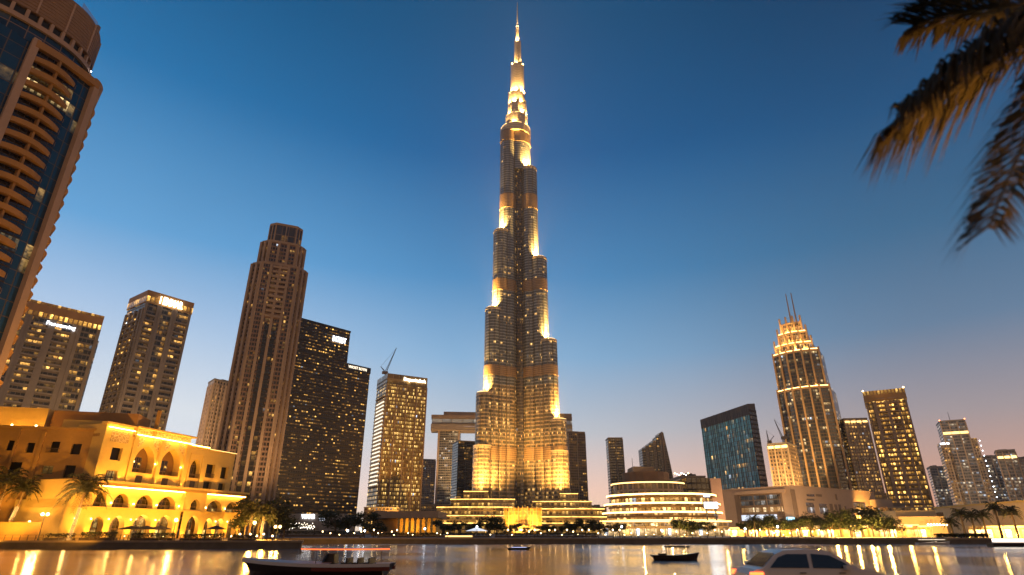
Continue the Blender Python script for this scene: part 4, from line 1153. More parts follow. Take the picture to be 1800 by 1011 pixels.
# ------------------------------------------------------------------ palms
M['trunk'] = plain('palm_bark', (0.22, 0.14, 0.08), 0.9, 0.3, 2.0, bump=0.8)
M['frond'] = leafmat('palm_frond', (0.05, 0.050, 0.020))
def frond_mesh(mb, base, ctrl, tip, n, ll, r, w=.05, droop=.5, rach=.03, taper=.62):
    path = [base * (1 - t) ** 2 + ctrl * 2 * t * (1 - t) + tip * t * t for t in [k / n for k in range(n + 1)]]
    mb.tube(path[::max(1, n // 10)] + [path[-1]], [rach * (1 - .8 * k / (len(path[::max(1, n // 10)]))) for k in range(len(path[::max(1, n // 10)]) + 1)], 4, cap=False)
    for k in range(2, n + 1):
        t = k / n; tg = (path[k] - path[k - 1]).normalized()
        sd = tg.cross(Vector((0, 0, 1)))
        if sd.length < .05: sd = Vector((1, 0, 0))
        sd.normalize(); upv = sd.cross(tg)
        L = ll * min(1.0, .35 + 2.2 * t) * (1.0 - taper * max(0, t - .45) / .55) * r.uniform(.8, 1.12)
        for s in (-1, 1):
            d = (sd * s * r.uniform(.75, .95) + tg * r.uniform(.75, 1.0) + upv * r.uniform(.0, .45)).normalized()
            a = path[k]; m = a + d * L * .55; e = a + d * L + Vector((0, 0, -droop * L * r.uniform(.5, 1.2)))
            q = tg * w * .5 * (1.2 - .4 * t)
            mb.face([a - q * .5, m - q, e, m + q, a + q * .5], [(0, 0)] * 5)
def make_palm(name, label, loc, height, crown, lean, nf, seed, group=None, lit=True):
    r = random.Random(seed)
    t = thing(name, label, 'palm tree', loc, group)
    b = Vector(loc); top = b + Vector((lean, lean * .3, height))
    path = [b + (top - b) * q + Vector((lean * .25 * math.sin(q * 3.1), 0, 0)) for q in [k / 10 for k in range(11)]]
    mb = MB(); mb.tube(path, [.34 - .012 * k + (.05 if k % 2 else 0) for k in range(11)], 9); mb.build('trunk', M['trunk'], t, smooth=True)
    mb = MB()
    for k in range(nf):
        az = k * 2.399 + r.uniform(-.2, .2); el = (k / nf)
        up = 1.35 - 1.75 * el + r.uniform(-.1, .1)
        L = crown * r.uniform(.85, 1.1)
        d = Vector((math.cos(az), math.sin(az), 0))
        ctrl = top + d * L * .5 * math.cos(max(-.6, up) * .6) + Vector((0, 0, L * (.30 + .42 * up)))
        tip = top + d * L * (1.0 - .30 * abs(up - .2)) + Vector((0, 0, L * (.80 * up - .38)))
        frond_mesh(mb, top, ctrl, tip, 22, L * .27, r, w=.17, rach=.06, taper=.5)
    mb.build('crown', M['frond'], t)
    return t
pm = make_palm('palm_tree', 'palm with glowing light-wrapped trunk in front of the floodlit hotel', (*ground(119, 133.5)[:2], Z0), 9.6, 5.2, .7, 44, 3)
M['string'] = emis('string_bulb', (1, .6, .2), 4.0, sample=False)
def wraplight(t, loc, lean, height, h1, n=9):
    b = Vector(loc)
    mb = MB()
    for k in range(n * 10):
        q = k / (n * 10); th = q * n * 2 * math.pi
        zq = .3 + (h1 - .3) * q; f = zq / height
        r_ = .36 - .1 * f
        c = b + Vector((lean * f + lean * .25 * math.sin(f * 3.1) + r_ * math.cos(th), lean * .3 * f + r_ * math.sin(th), zq))
        mb.ball(c, .04, 5, 3)
    o = mb.build('string_light', M['string'], t)
    for k in range(4):
        lamp('POINT', b + Vector((lean * (.12 + .25 * k) * h1 / height + .2, -1.0, .4 + h1 * k / 4)), 60 * (1.6 - .4 * k), (1, .6, .17), radius=.2)
wraplight(pm, (*ground(119, 133.5)[:2], Z0), .7, 9.6, 6.5, 26)
p2 = make_palm('palm_tree', 'palm before the ochre wing with only its lower trunk lit', (*ground(18, 137, Z0 + 4)[:2], Z0 + 3.8), 6.3, 4.0, .8, 30, 5)
wraplight(p2, (*ground(18, 137, Z0 + 4)[:2], Z0 + 3.8), .8, 6.3, 3.0, 12)
make_palm('palm_tree', 'dark unlit palm cut by the left edge before the ochre wing', (*ground(-28, 134)[:2], Z0), 11.5, 4.4, .8, 32, 8)
p4 = make_palm('palm_tree', 'orange lit palm between the hotel and the double street lamp', (*ground(457, 150)[:2], Z0), 5.0, 3.4, .1, 28, 9)
wraplight(p4, (*ground(457, 150)[:2], Z0), .1, 5.0, 4.0, 14)
p5 = make_palm('palm_tree', 'orange lit palm just right of the hotel end wall', (*ground(436, 160)[:2], Z0), 6.2, 3.8, .1, 30, 12)
lamp('POINT', (*ground(440, 152)[:2], 3.6), 9000, AMB, radius=.4); lamp('POINT', (*ground(462, 145)[:2], 3.2), 6000, AMB, radius=.4)

# near palm: the trunk stands on the near pavement right of the picture, its fronds hang into the sky
npalm = thing('near_palm', 'large close date palm, drooping fronds hanging in at the upper right', 'palm tree', (8.6, 6.4, 0))
KT = Vector((8.3, 6.1, 9.1))
mb = MB(); mb.tube([(8.6, 6.4, -.05), (8.5, 6.3, 3), (8.4, 6.2, 6), (8.3, 6.1, 9.0)], [.38, .33, .31, .36], 12); mb.build('trunk', M['trunk'], npalm, smooth=True)
M['frond_near'] = leafmat('near_frond', (0.062, 0.046, 0.018), .5)
rn = random.Random(21)
def nf(tip, ctrl, n=120, ll=.9, droop=.45, w=.05):
    mb = MB(); frond_mesh(mb, KT, ctrl, tip, n, ll, rn, w=w, droop=droop, rach=.035, taper=.42); mb.build('frond', M['frond_near'], npalm)
nf(at(1606, 44, 7.6), (KT + at(1606, 44, 7.6)) / 2 + Vector((-.1, .1, .45)), n=170, ll=1.2, droop=.35, w=.06)
nf(at(1598, 205, 6.6), (KT + at(1598, 205, 6.6)) / 2 + Vector((-.05, 0, .18)), n=250, ll=1.5, droop=.55, w=.065)
nf(at(1738, 400, 5.4), (KT + at(1738, 400, 5.4)) / 2 + Vector((-.12, -.1, .15)), n=230, ll=1.05, droop=.45, w=.06)
for k in range(16):
    az = R(-150 + 215 * k / 15); el = rn.uniform(-.5, .9)
    d = Vector((math.cos(az), math.sin(az), 0)); L = rn.uniform(3.0, 3.8)
    if d.x < .15 and d.y > -.2: continue
    nf(KT + d * L * .9 + Vector((0, 0, L * (el * .5 - .3))), KT + d * L * .5 + Vector((0, 0, L * (.25 + .35 * el))), n=46)
lamp('SPOT', (7.0, 4.4, .2), 6500, (1.0, .5, .12), (6.6, 6.2, 8.2), 70, 1.0, .2)
# ------------------------------------------------------------------ middle distance, behind and beside the tallest tower
FSV = facade('bridge_leg_facade', (0.36, 0.31, 0.25), (0.05, 0.055, 0.06), bw=2.8, fh=3.7, wx=0.08, wy0=0.22, wy1=0.9, lit=0.16, e=1.4, seed=91, cs=.3, c0=(1, .6, .2), c1=(1, .8, .5), cool=.15, run=2)
FBK = facade('black_tower_facade', (0.05, 0.04, 0.032), (0.012, 0.012, 0.012), bw=3, fh=3.7, wx=0.08, wy0=0.22, wy1=0.9, lit=0.09, e=1.4, seed=92, run=3)
FMD = facade('distant_tower_facade', (0.25, 0.19, 0.145), (0.05, 0.045, 0.045), bw=3.2, fh=3.7, wx=0.15, wy0=0.25, wy1=0.85, lit=0.16, e=1.3, seed=93, run=2)
FMD2 = facade('distant_brown_facade', (0.17, 0.125, 0.095), (0.04, 0.036, 0.036), bw=3.2, fh=3.7, wx=0.12, wy0=0.25, wy1=0.85, lit=0.13, e=1.3, seed=94, run=2)
def simple(name, label, pxl, pxr, ptop, Y, mat, depth, slope=0.0, nfin=5, fm=None, seed=0, cat='tower', par=1.6):
    Z = at(pxl, ptop, Y).z
    a = at(pxl, ptop, Y); b = atZ(pxr, ptop + slope, Z)
    t, plan, d, n, L = prism_thing(name, label, mat, (a, b), Z, depth=depth, cat=cat, parapet=par)
    if nfin: piers(t, plan, 0, 1, [k / (nfin - 1) for k in range(nfin)], 1.2, .8, Z0, Z - 1, fm or M['pier_brown'])
    rooftop(t, plan, Z, seed=seed)
    return t, plan, d, n, L, Z
# bridge tower
sv = thing('bridge_tower', 'tower carrying a long horizontal sky bridge with bright glazed floor, left of the tallest tower', 'tower', (*ground(789, 950)[:2], Z0))
zb0 = at(790, 757, 950).z; zb1 = at(790, 724, 950).z
a = at(771, 757, 955); b = at(808, 757, 955)
plan = [(a.x, 955), (b.x, 955), (b.x, 985), (a.x, 985)]
mb = MB(); mb.prism(plan, Z0, zb0); mb.build('leg', FSV, sv)
piers(sv, plan, 0, 1, [0.02, .98], 3, 1.0, Z0, zb0, M['tan'])
x0 = at(755, 740, 945).x; x1 = x0 + 230
mb = MB(); mb.prism([(x0 + 3, 942), (x1, 962), (x1, 992), (x0, 975)], zb0, zb0 + 9.5); mb.build('bridge_deck', facade('bridge_soffit', (0.50, 0.36, 0.22), (.2, .15, .1), bw=40, fh=1.6, wx=0, wy0=.3, wy1=.8, lit=.5, e=.35, seed=96), sv)
mb = MB(); mb.prism([(x0 + 4, 943), (x1, 963), (x1, 991), (x0 + 1, 974)], zb0 + 9.5, zb0 + 19); mb.build('bridge_glazing', facade('bridge_glass', (0.3, 0.24, 0.17), (.35, .42, .5), bw=16, fh=9.5, wx=.02, wy0=.2, wy1=.8, lit=.5, e=.9, seed=97, c0=(.8, .9, 1), c1=(1, .9, .7), rough=.05), sv)
mb = MB(); mb.prism([(x0 + 3, 942), (x1, 962), (x1, 992), (x0, 975)], zb0 + 19, zb0 + 24); mb.prism([(x0 + 22, 946), (x1, 964), (x1, 990), (x0 + 20, 972)], zb0 + 24, zb0 + 29.5); mb.build('bridge_roof', M['brown'], sv)
mb = MB(); mb.prism([(x1 - 60, 960), (x1 - 20, 964), (x1 - 20, 990), (x1 - 60, 986)], Z0, zb0); mb.build('leg', FSV, sv)
simple('black_tower', 'black tower with few lit windows squeezed between bridge tower and tallest tower', 806, 846, 776, 860, FBK, 34, 2, 4, M['dark'], 3)
simple('small_tower', 'small brownish tower low between the golden tower and the bridge tower', 741, 766, 808, 1150, FMD, 30, 1, 4, seed=4)
simple('slim_tower', 'slim grey tower just right of the tallest tower', 999, 1028, 760, 880, FMD2, 26, 1, 3, seed=6)
simple('slim_tower', 'slim dark tower with rounded roof corner, behind the left end of the round mall', 1069, 1094, 771, 860, FBK, 24, 0, 3, seed=7)
# sail topped tower: rising curved parapet
st = thing('sail_tower', 'dark tower with jagged sail shaped top rising to a point, behind the round mall', 'tower', (*ground(1150, 900)[:2], Z0))
xs = [1128, 1134, 1140, 1147, 1153, 1158, 1163]; ys = [790, 786, 781, 777, 771, 763, 760]
for k in range(len(xs) - 1):
    a = at(xs[k], ys[k + 1], 900); b = at(xs[k + 1], ys[k + 1], 900)
    mb = MB(); mb.prism([(a.x, 900 + k * .3), (b.x - .3, 900 + k * .3), (b.x - .3, 926), (a.x, 926)], Z0, (at(xs[k], ys[k], 900).z + a.z) / 2); mb.build('blade', FMD2 if k % 2 else FBK, st)
a = at(1163, 760, 900); b = at(1173, 800, 900)
mb = MB(); mb.prism([(a.x, 900), (a.x + 1.5, 900), (a.x + 1.5, 926), (a.x, 926)], Z0, a.z + 1); mb.build('spine', M['brown'], st)
mb = MB()
prev = None
for q in range(9):
    z = a.z * (1 - q / 8) + Z0 * q / 8; w = 1.5 + 12.5 * math.sin(q / 8 * math.pi / 2)
    if prev: mb.prism([(a.x + 1.5, 902), (a.x + 1.5 + w, 902), (a.x + 1.5 + w, 926), (a.x + 1.5, 926)], z, prev[0], plan2=[(a.x + 1.5, 902), (a.x + 1.5 + prev[1], 902), (a.x + 1.5 + prev[1], 926), (a.x + 1.5, 926)])
    prev = (z, w)
mb.build('curved_flank', FMD2, st)

g = ground(800, 900); lamp('SPOT', (g.x, 905, 20), 900000, (1, .6, .25), (g.x + 10, 948, 150), 90, 1, 2)  # unseen spot added to turn the sky bridge a brighter gold
# round mall with bright ring ledges
FMALL = facade('mall_glazing', (0.46, 0.28, 0.11), (0.14, 0.08, 0.03), bw=2.6, fh=5.0, wx=0.07, wy0=0.06, wy1=0.86, lit=1.0, e=3.4, seed=101, clump=.1, c0=(1, .46, .08), c1=(1, .60, .2), cool=.02, rough=.2)
FMTOP = facade('mall_top_glazing', (0.55, 0.40, 0.26), (0.16, 0.12, 0.08), bw=3.4, fh=8.0, wx=0.16, wy0=0.05, wy1=0.92, lit=0.5, e=.3, seed=102, clump=.2, rough=.2)
rc_ = (at(1165, 900, 362).x, 362.0)
mall = thing('round_mall', 'round tiered mall wrapped in bright white ring lights at the waterside', 'building', (*rc_, Z0))
rings = [(1067, 1253, 868, 'a'), (1063, 1260, 884, 'b'), (1060, 1264, 900, 'c'), (1058, 1268, 915, 'd'), (1056, 1276, 930, 'e')]
zs_ = []
for xl, xr, yc, _ in rings:
    r_ = (at(xr, yc, 362).x - at(xl, yc, 362).x) / 2
    z = at(1160, yc, 362 - r_ * .95).z
    zs_.append((z, r_, (at(xr, yc, 362).x + at(xl, yc, 362).x) / 2))
for k, (z, r_, cx) in enumerate(zs_):
    zl = zs_[k + 1][0] if k + 1 < len(zs_) else Z0
    mb = MB(); mb.prism(circle(cx, 362, r_ - 2.4, 56), zl if zl > Z0 else Z0, z - .02); mb.build('storey', FMALL, mall)
    mb = MB(); mb.prism(circle(cx, 362, r_, 64), z - .5, z + .55); mb.build('ledge', M['tan'], mall)
    mb = MB(); mb.ribbon(circle(cx, 362, r_ + .02, 64), .22, z - .36, z + .46, closed=True); mb.build('ring_light', M['led_hot'], mall)
zt0 = zs_[0][0]; ztop = at(1148, 848, 362 - 20).z
r0 = (at(1202, 852, 362).x - at(1075, 852, 362).x) / 2; cx0 = (at(1202, 852, 362).x + at(1075, 852, 362).x) / 2
mb = MB(); mb.prism(circle(cx0, 362, r0 - 1.2, 44), zt0 + .56, ztop - .3); mb.build('top_storey', FMTOP, mall)
mb = MB(); mb.prism(circle(cx0, 362, r0, 44), ztop - .28, ztop + .5); mb.build('ledge', M['tan'], mall)
mb = MB(); mb.ribbon(circle(cx0, 362, r0 + .02, 64)[28:60], .2, ztop - .2, ztop + .42); mb.build('ring_light', M['led'], mall)
z2 = at(1140, 829, 352).z; xa = at(1100, 829, 352).x; xb = at(1184, 829, 352).x
mb = MB(); mb.prism(circle((xa + xb) / 2, 364, (xb - xa) / 2, 20), ztop + .52, z2); mb.build('roof_drum', plain('red_brown_panel', (0.30, 0.17, 0.09), .7, .2, .2), mall)
z3 = at(1130, 820, 352).z
mb = MB(); mb.prism([(at(1114, 820, 350).x, 352), (at(1154, 822, 350).x, 355), (at(1154, 822, 350).x, 370), (at(1114, 820, 350).x, 370)], z2 + .02, z3); mb.build('plant_room', M['brown'], mall)
mb = MB(); q = at(1111, 806, 356); mb.tube([(q.x, 356, z2), (q.x, 356, q.z)], .14, 5); mb.build('antenna', M['steel'], mall)
mb = MB(); q = at(1106, 822, 358); mb.tube([(q.x - 1.5, 358, z2), (q.x, 358, q.z), (q.x + 1, 358, z2)], .1, 4); mb.build('roof_frame', M['steel'], mall)
for k in range(7):
    q = at(1186 + 4 * k, 832 + 1.5 * (k % 3), 352); mb = MB(); mb.ball(q, .35, 6, 4); mb.build('roof_lamp', M['bulb_white'] if k % 2 else M['bulb'], mall)
sb = thing('screen_building', 'dark box behind the round mall with pinkish frame and glaring white screen', 'building', (*ground(1245, 372)[:2], Z0))
a = at(1206, 840, 378); b = at(1246, 841, 378); c = at(1265, 843, 378)
mb = MB(); mb.prism([(a.x, 378), (b.x, 378), (b.x, 400), (a.x, 400)], Z0, a.z); mb.build('dark_box', FBK, sb)
mb = MB(); mb.prism([(b.x + .02, 376), (c.x, 376), (c.x, 400), (b.x + .02, 400)], Z0, c.z + .5); mb.build('frame_pier', plain('pink_stone', (.46, .30, .24), .7, .1, .2), sb)
q0 = at(1238, 883, 322); q1 = at(1262, 893, 322)
mb = MB(); mb.box(q0.x, q1.x, 322, 322.6, q1.z, q0.z); mb.build('screen', M['screen_hot'], sb)
mb = MB(); mb.box(q0.x - .3, q1.x + .3, 322.61, 324.4, q1.z - .3, q0.z + .3); mb.build('screen_casing', M['dark'], sb)
for x in (q0.x + 1, q1.x - 1): mb = MB(); mb.box(x - .3, x + .3, 322.9, 323.6, Z0, q1.z - .3); mb.build('screen_post', M['steel'], sb)
q0 = at(1245, 868, 330); q1 = at(1256, 872, 330)
mb = MB(); mb.box(q0.x, q1.x, 338, 338.5, q1.z, q0.z); mb.build('light_bar', M['sign_white'], sb)
# ground floor shops of the mall, bright
shop = thing('shop_row', 'low bright glass shopfronts along the foot of the round mall', 'shops', (*ground(1165, 318)[:2], Z0))
for k in range(12):
    p0 = ground(1062 + 18.5 * k, 316); p1 = ground(1062 + 18.5 * (k + 1), 316)
    mb = MB(); mb.box(p0.x, p1.x - .25, 316, 324, Z0, Z0 + 5.2 + .5 * (k % 3)); mb.build('shopfront', facade('shopfront_%s' % 'abc'[k % 3], (0.5, 0.34, 0.18), (.1, .07, .03), bw=2.2, fh=4.6, wx=.06, wy0=.08, wy1=.8, lit=.9, e=(3.4, 5.0, 2.4)[k % 3], seed=110 + k % 3, clump=.2, c0=(1, .52, .12), c1=(1, .82, .5), cool=.1) if k < 3 else bpy.data.materials['shopfront_%s' % 'abc'[k % 3]], shop)
mb = MB(); p0 = ground(1056, 315); p1 = ground(1290, 315); mb.box(p0.x, p1.x, 315.2, 315.9, Z0 + 6.3, Z0 + 6.9); mb.build('fascia_light', M['led'], shop)
mb = MB(); mb.box(p0.x, p1.x, 315.95, 325, Z0 + 6.32, Z0 + 7.1); mb.build('canopy', M['tan'], shop)

# dark blue slanted slab
FSLAB = facade('blue_slab_glass', (0.16, 0.30, 0.34), (0.16, 0.56, 0.66), bw=2.8, fh=3.9, wx=0.07, wy0=0.05, wy1=0.95, lit=0.03, e=3.0, seed=121, run=1, cs=.2, rough=.30, tilt=.05, stain=.8)
FSLD = facade('dark_flank', (0.045, 0.032, 0.024), (0.02, 0.017, 0.014), bw=4, fh=3.9, wx=.1, wy0=.2, wy1=.85, lit=.06, e=1.5, seed=123)
Zs = at(1314, 711, 520).z
S1 = atZ(1314, 711, Zs); S0 = atZ(1231, 738, Zs); S2 = S1 + Vector((9.0, 6.5, 0))
slab = thing('slab_tower', 'dark teal glass slab with sharp slanted roofline and brown right flank', 'tower', (*S1[:2], Z0))
kk = Vector((S2.x - S1.x, S2.y - S1.y))
pl = [(S0.x, S0.y), (S1.x, S1.y), (S1.x + kk.x, S1.y + kk.y), (S0.x + kk.x, S0.y + kk.y)]
mb = MB(); mb.prism(pl, Z0, Zs - 9); mb.build('curtain_wall', FSLAB, slab)
mb = MB(); mb.prism(offset(pl, .15), Zs - 9.02, [Zs, Zs + .5, Zs + 2.2, Zs + 1.8] if sum(pl[i][0] * pl[(i + 1) % 4][1] - pl[(i + 1) % 4][0] * pl[i][1] for i in range(4)) > 0 else Zs); mb.build('louvre_crown', plain('crown_louvre', (.10, .085, .08), .6, .3, .4), slab)
d, n, L = unit(pl[1], pl[2]); mb = MB(); mb.obox((Vector(pl[1]) + Vector(pl[2])) / 2 + n * .2, d, n, L / 2, .25, Z0, Zs - 4); mb.build('flank', FSLD, slab)
d, n, L = unit(pl[0], pl[1]); r = random.Random(5); mb = MB()
for k in range(22):
    c = Vector(pl[0]) + d * L * (k + r.uniform(.1, .7)) / 22 + n * .15
    mb.obox(c, d, n, .2, .12, Z0, Zs - .5 - r.uniform(0, 2))
mb.build('fin_wall', M['dark'], slab)

# pale mall block with big screen window
FPMW = facade('mall_window', (0.16, 0.13, 0.10), (0.03, 0.032, 0.034), bw=3.0, fh=4.2, wx=.04, wy0=.1, wy1=.9, lit=.35, e=1.0, seed=131, c0=(1, .8, .55), c1=(.9, .95, 1))
Zm = at(1390, 855, 380).z
m1 = atZ(1390, 855, Zm); m0 = atZ(1268, 863, Zm); m2 = atZ(1536, 866, Zm)
pm_ = thing('mall_block', 'pale brown stone mall with a deep framed window band, right of the round mall', 'building', (*m1[:2], Z0))
M['mallstone'] = plain('mall_stone', (0.50, 0.35, 0.235), .8, .08, .06, bump=.15)
M['mallshade'] = plain('mall_stone_shaded', (0.22, 0.15, 0.10), .8, .12, .2)  # mall stone darkened, recess shade put into the colour
q3 = m0 + (m2 - m1)
mb = MB(); mb.prism([tuple(m0[:2]), tuple(m1[:2]), tuple(m2[:2]), tuple(q3[:2])], Z0, Zm); mb.build('wall', M['mallstone'], pm_)
mb = MB(); mb.ribbon(ccw([tuple(m0[:2]), tuple(m1[:2]), tuple(m2[:2]), tuple(q3[:2])]), .25, Zm - .02, Zm + .7, closed=True, inward=.6); mb.build('parapet', M['mallstone'], pm_)
fl = [Vector(m0[:2]), Vector(m1[:2])]; fd, fn, fL = unit(*fl)
gl = [Vector(m1[:2]), Vector(m2[:2])]; gd, gn, gL = unit(*gl)
def onwall(base, d, n, px, py):
    r_ = ray(px, py); k = base.dot(n) / (r_[0] * n.x + r_[1] * n.y); p = Vector((r_[0] * k, r_[1] * k)); return (p - base).dot(d), r_[2] * k + H
def wallbox(base, d, n, x0, y0, x1, y1, dep, mat, name, parent, off=0.02):
    ym = (y0 + y1) / 2; a = onwall(base, d, n, x0, ym); b = onwall(base, d, n, x1, ym)
    t_ = onwall(base, d, n, (x0 + x1) / 2, y0)[1]; b_ = onwall(base, d, n, (x0 + x1) / 2, y1)[1]
    mb = MB(); mb.obox(base + d * (a[0] + b[0]) / 2 + n * (off + dep / 2), d, n, (b[0] - a[0]) / 2, dep / 2, b_, t_)
    return mb.build(name, mat, parent)
B_, D_, N_ = fl[0], fd, fn
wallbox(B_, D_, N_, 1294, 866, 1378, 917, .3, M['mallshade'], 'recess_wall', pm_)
wallbox(B_, D_, N_, 1292, 862, 1396 - 14, 868, 1.6, M['mallstone'], 'recess_lintel', pm_, .05)
wallbox(B_, D_, N_, 1303, 871, 1373, 888, .3, FPMW, 'window_band', pm_, .34)
wallbox(B_, D_, N_, 1305, 892, 1377, 900, .35, facade('restaurant_glazing', (.4, .25, .1), (.3, .18, .06), bw=2.6, fh=40, wx=.05, wy0=0, wy1=1, lit=1.0, e=2.2, seed=133, clump=.1, c0=(1, .66, .3), c1=(1, .82, .5), cool=0), 'lit_window_band', pm_, .36)
wallbox(B_, D_, N_, 1305, 905, 1367, 915, .35, M['screen_white'], 'white_fascia', pm_, .40)
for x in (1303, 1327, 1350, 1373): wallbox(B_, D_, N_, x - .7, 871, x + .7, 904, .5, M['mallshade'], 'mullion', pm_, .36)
B2, D2, N2 = gl[0], gd, gn
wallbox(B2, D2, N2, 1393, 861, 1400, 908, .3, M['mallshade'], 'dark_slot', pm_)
wallbox(B2, D2, N2, 1382, 909, 1396, 917, .4, M['screen_blue'], 'blue_screen', pm_, .06)
for (x0, y0, x1, y1) in ((1418, 869, 1431, 873), (1434, 869, 1444, 873), (1418, 877, 1431, 880), (1418, 884, 1431, 902), (1441, 886, 1454, 904), (1468, 869, 1471, 879), (1468, 887, 1472, 905), (1475, 887, 1479, 905), (1485, 890, 1488, 902), (1502, 885, 1522, 905), (1459, 886, 1464, 902)):
    wallbox(B2, D2, N2, x0, y0, x1, y1, .2, FPMW if x1 - x0 > 12 else M['mallshade'], 'window', pm_)
a = at(1538, 878, 430); b = at(1568, 880, 430)
ann = thing('annex_block', 'small grey annex with lit window and blue lamp right of the pale mall', 'building', (*a[:2], Z0))
mb = MB(); mb.box(a.x, b.x, 430, 450, Z0, a.z); mb.build('wall', plain('annex_stone', (.32, .26, .22), .8, .1, .1), ann)
q0 = at(1546, 894, 429); q1 = at(1556, 902, 429); mb = MB(); mb.box(q0.x, q1.x, 429.6, 429.95, q1.z, q0.z); mb.build('window', M['screen_white'], ann)
q = at(1562, 910, 428); mb = MB(); mb.ball(q, .8, 8, 5); mb.build('lamp', M['screen_blue'], ann)
for sx in (1330, 1420, 1500):
    g = ground(sx, 340); lamp('SPOT', (g.x, 340, 1.2), 60000, (1, .62, .3), (g.x + 3, 395, 18), 110, 1, .8)

# crowned tower with two masts
FAD = facade('masted_tower_facade', (0.11, 0.075, 0.05), (0.030, 0.040, 0.055), bw=2.6, fh=3.6, wx=.06, wy0=.2, wy1=.92, lit=.15, e=1.7, seed=141, cs=.2, run=3, rough=.1, c0=(1, .5, .1), c1=(1, .72, .34), cool=.08)
FADC = facade('masted_tower_crown', (0.40, 0.27, 0.14), (.05, .045, .04), bw=2.6, fh=5.5, wx=.14, wy0=.1, wy1=.8, lit=.3, e=1.2, seed=142, c0=(1, .5, .1), c1=(1, .74, .36))
M['rib_gold'] = plain('golden_stone_rib', (0.52, 0.33, 0.16), .6, .12, .2)
ad = thing('masted_tower', 'curved stepped tower with golden ribs, floodlit crown and two thin masts', 'tower', (*ground(1443, 640)[:2], Z0))
AY = 620.0
def arcplan(xl, xr, Yl, Yr, bulge, n=12, back=30):
    a, b = Vector((xl, Yl)), Vector((xr, Yr)); d, n_, L = unit(a, b)
    pts = [a + d * L * k / n + n_ * bulge * (1 - (2 * k / n - 1) ** 2) for k in range(n + 1)]
    return [tuple(p) for p in pts] + [tuple(b - n_ * back - d * 3), tuple(a - n_ * back + d * 3)], d, n_
def adtier(pxl, pxr, ptop_l, ptop_r, z0, bulge, back, mat, nr, xoff=0, led=True, sub=0.0, crown=False):
    zt = at(pxr, ptop_r, AY).z
    A_ = atZ(pxl, ptop_l, zt); Bq = atZ(pxr, ptop_r, zt)
    if sub:
        d0, n0, R0 = adir
        Lk = (at(pxr, ptop_r, AY).x - at(pxl, ptop_r, AY).x) * 1.03
        br_ = R0 + d0 * ((Bq.x - R0.x) / max(.5, d0.x)) * 1.0 - n0 * sub
        A_ = br_ - d0 * Lk; Bq = br_
    plan, d, n_ = arcplan(A_.x, Bq.x, A_.y, Bq.y, bulge, back=back)
    mb = MB(); mb.prism(plan, z0, zt); mb.build('shaft' if not crown else 'crown_tier', mat, ad)
    if led: mb = MB(); mb.ribbon(plan[:13], .9, zt + .3, zt + 1.0); mb.build('terrace_light', M['led_hot'], ad)
    mb = MB(); mb.ribbon(plan[:13], .6, zt - 2, zt + .28, inward=.3); mb.build('parapet', M['rib_gold'], ad)
    for k in range(nr):
        i = 12 * k / (nr - 1); i0 = min(11, int(i)); f = i - i0
        p = Vector(plan[i0]) * (1 - f) + Vector(plan[i0 + 1]) * f
        mb = MB(); mb.obox(p + n_ * .9, d, n_, .85, 1.1, z0, zt + (7.5 if crown else 2.5)); mb.build('rib', M['rib_gold'], ad)
    return zt, A_, Bq, plan, n_
zA, *rA = adtier(1367, 1458, 690, 678, Z0, 9, 46, FAD, 7)
_d, _n, _ = unit((rA[0].x, rA[0].y), (rA[1].x, rA[1].y)); adir = (_d, _n, Vector((rA[1].x, rA[1].y)))
zB, *rB = adtier(1365, 1440, 630, 612, zA - 1, 8, 38, FAD, 7, sub=1.5)
zC, *rC = adtier(1369, 1430, 612, 597, zB - 1, 6.5, 32, FADC, 6, crown=True, sub=3.5)
zD, *rD = adtier(1374, 1421, 589, 576, zC - 1, 5, 26, FADC, 5, crown=True, sub=5.5)
zE, *rE = adtier(1378, 1412, 568, 557, zD - 1, 3.5, 18, FADC, 4, crown=True, led=False, sub=7.5)
for (px0, py0, py1) in ((1381, 517, 562), (1390, 515, 560)):
    p0 = at(px0 + 4.5, py1, AY + 14); p1 = at(px0, py0, AY + 14)
    mb = MB(); mb.tube([(p1.x, AY + 14, zE - 3), (p1.x, AY + 14, p1.z)], [.9, .45], 6); mb.build('mast', M['brown'], ad)
for z_, rr_, pw in ((zA, rB, 34000), (zB, rC, 24000), (zC, rD, 20000), (zD, rE, 16000)):
    plan, n_ = rr_[2], rr_[3]
    for k in (1, 4, 7, 10):
        p = Vector(plan[k]) + n_ * 3.2; q = Vector(plan[k]) + n_ * .6
        lamp('SPOT', (p.x, p.y, z_ + .8), pw, (1, .60, .18), (q.x, q.y, z_ + 15), 120, 1, .4)
for k in (-30, 0, 30):
    g = ground(1420, 560); lamp('SPOT', (g.x + k, 545, 2), 700000, (1, .58, .2), (g.x + k + 10, 610, 60), 70, 1, 2)

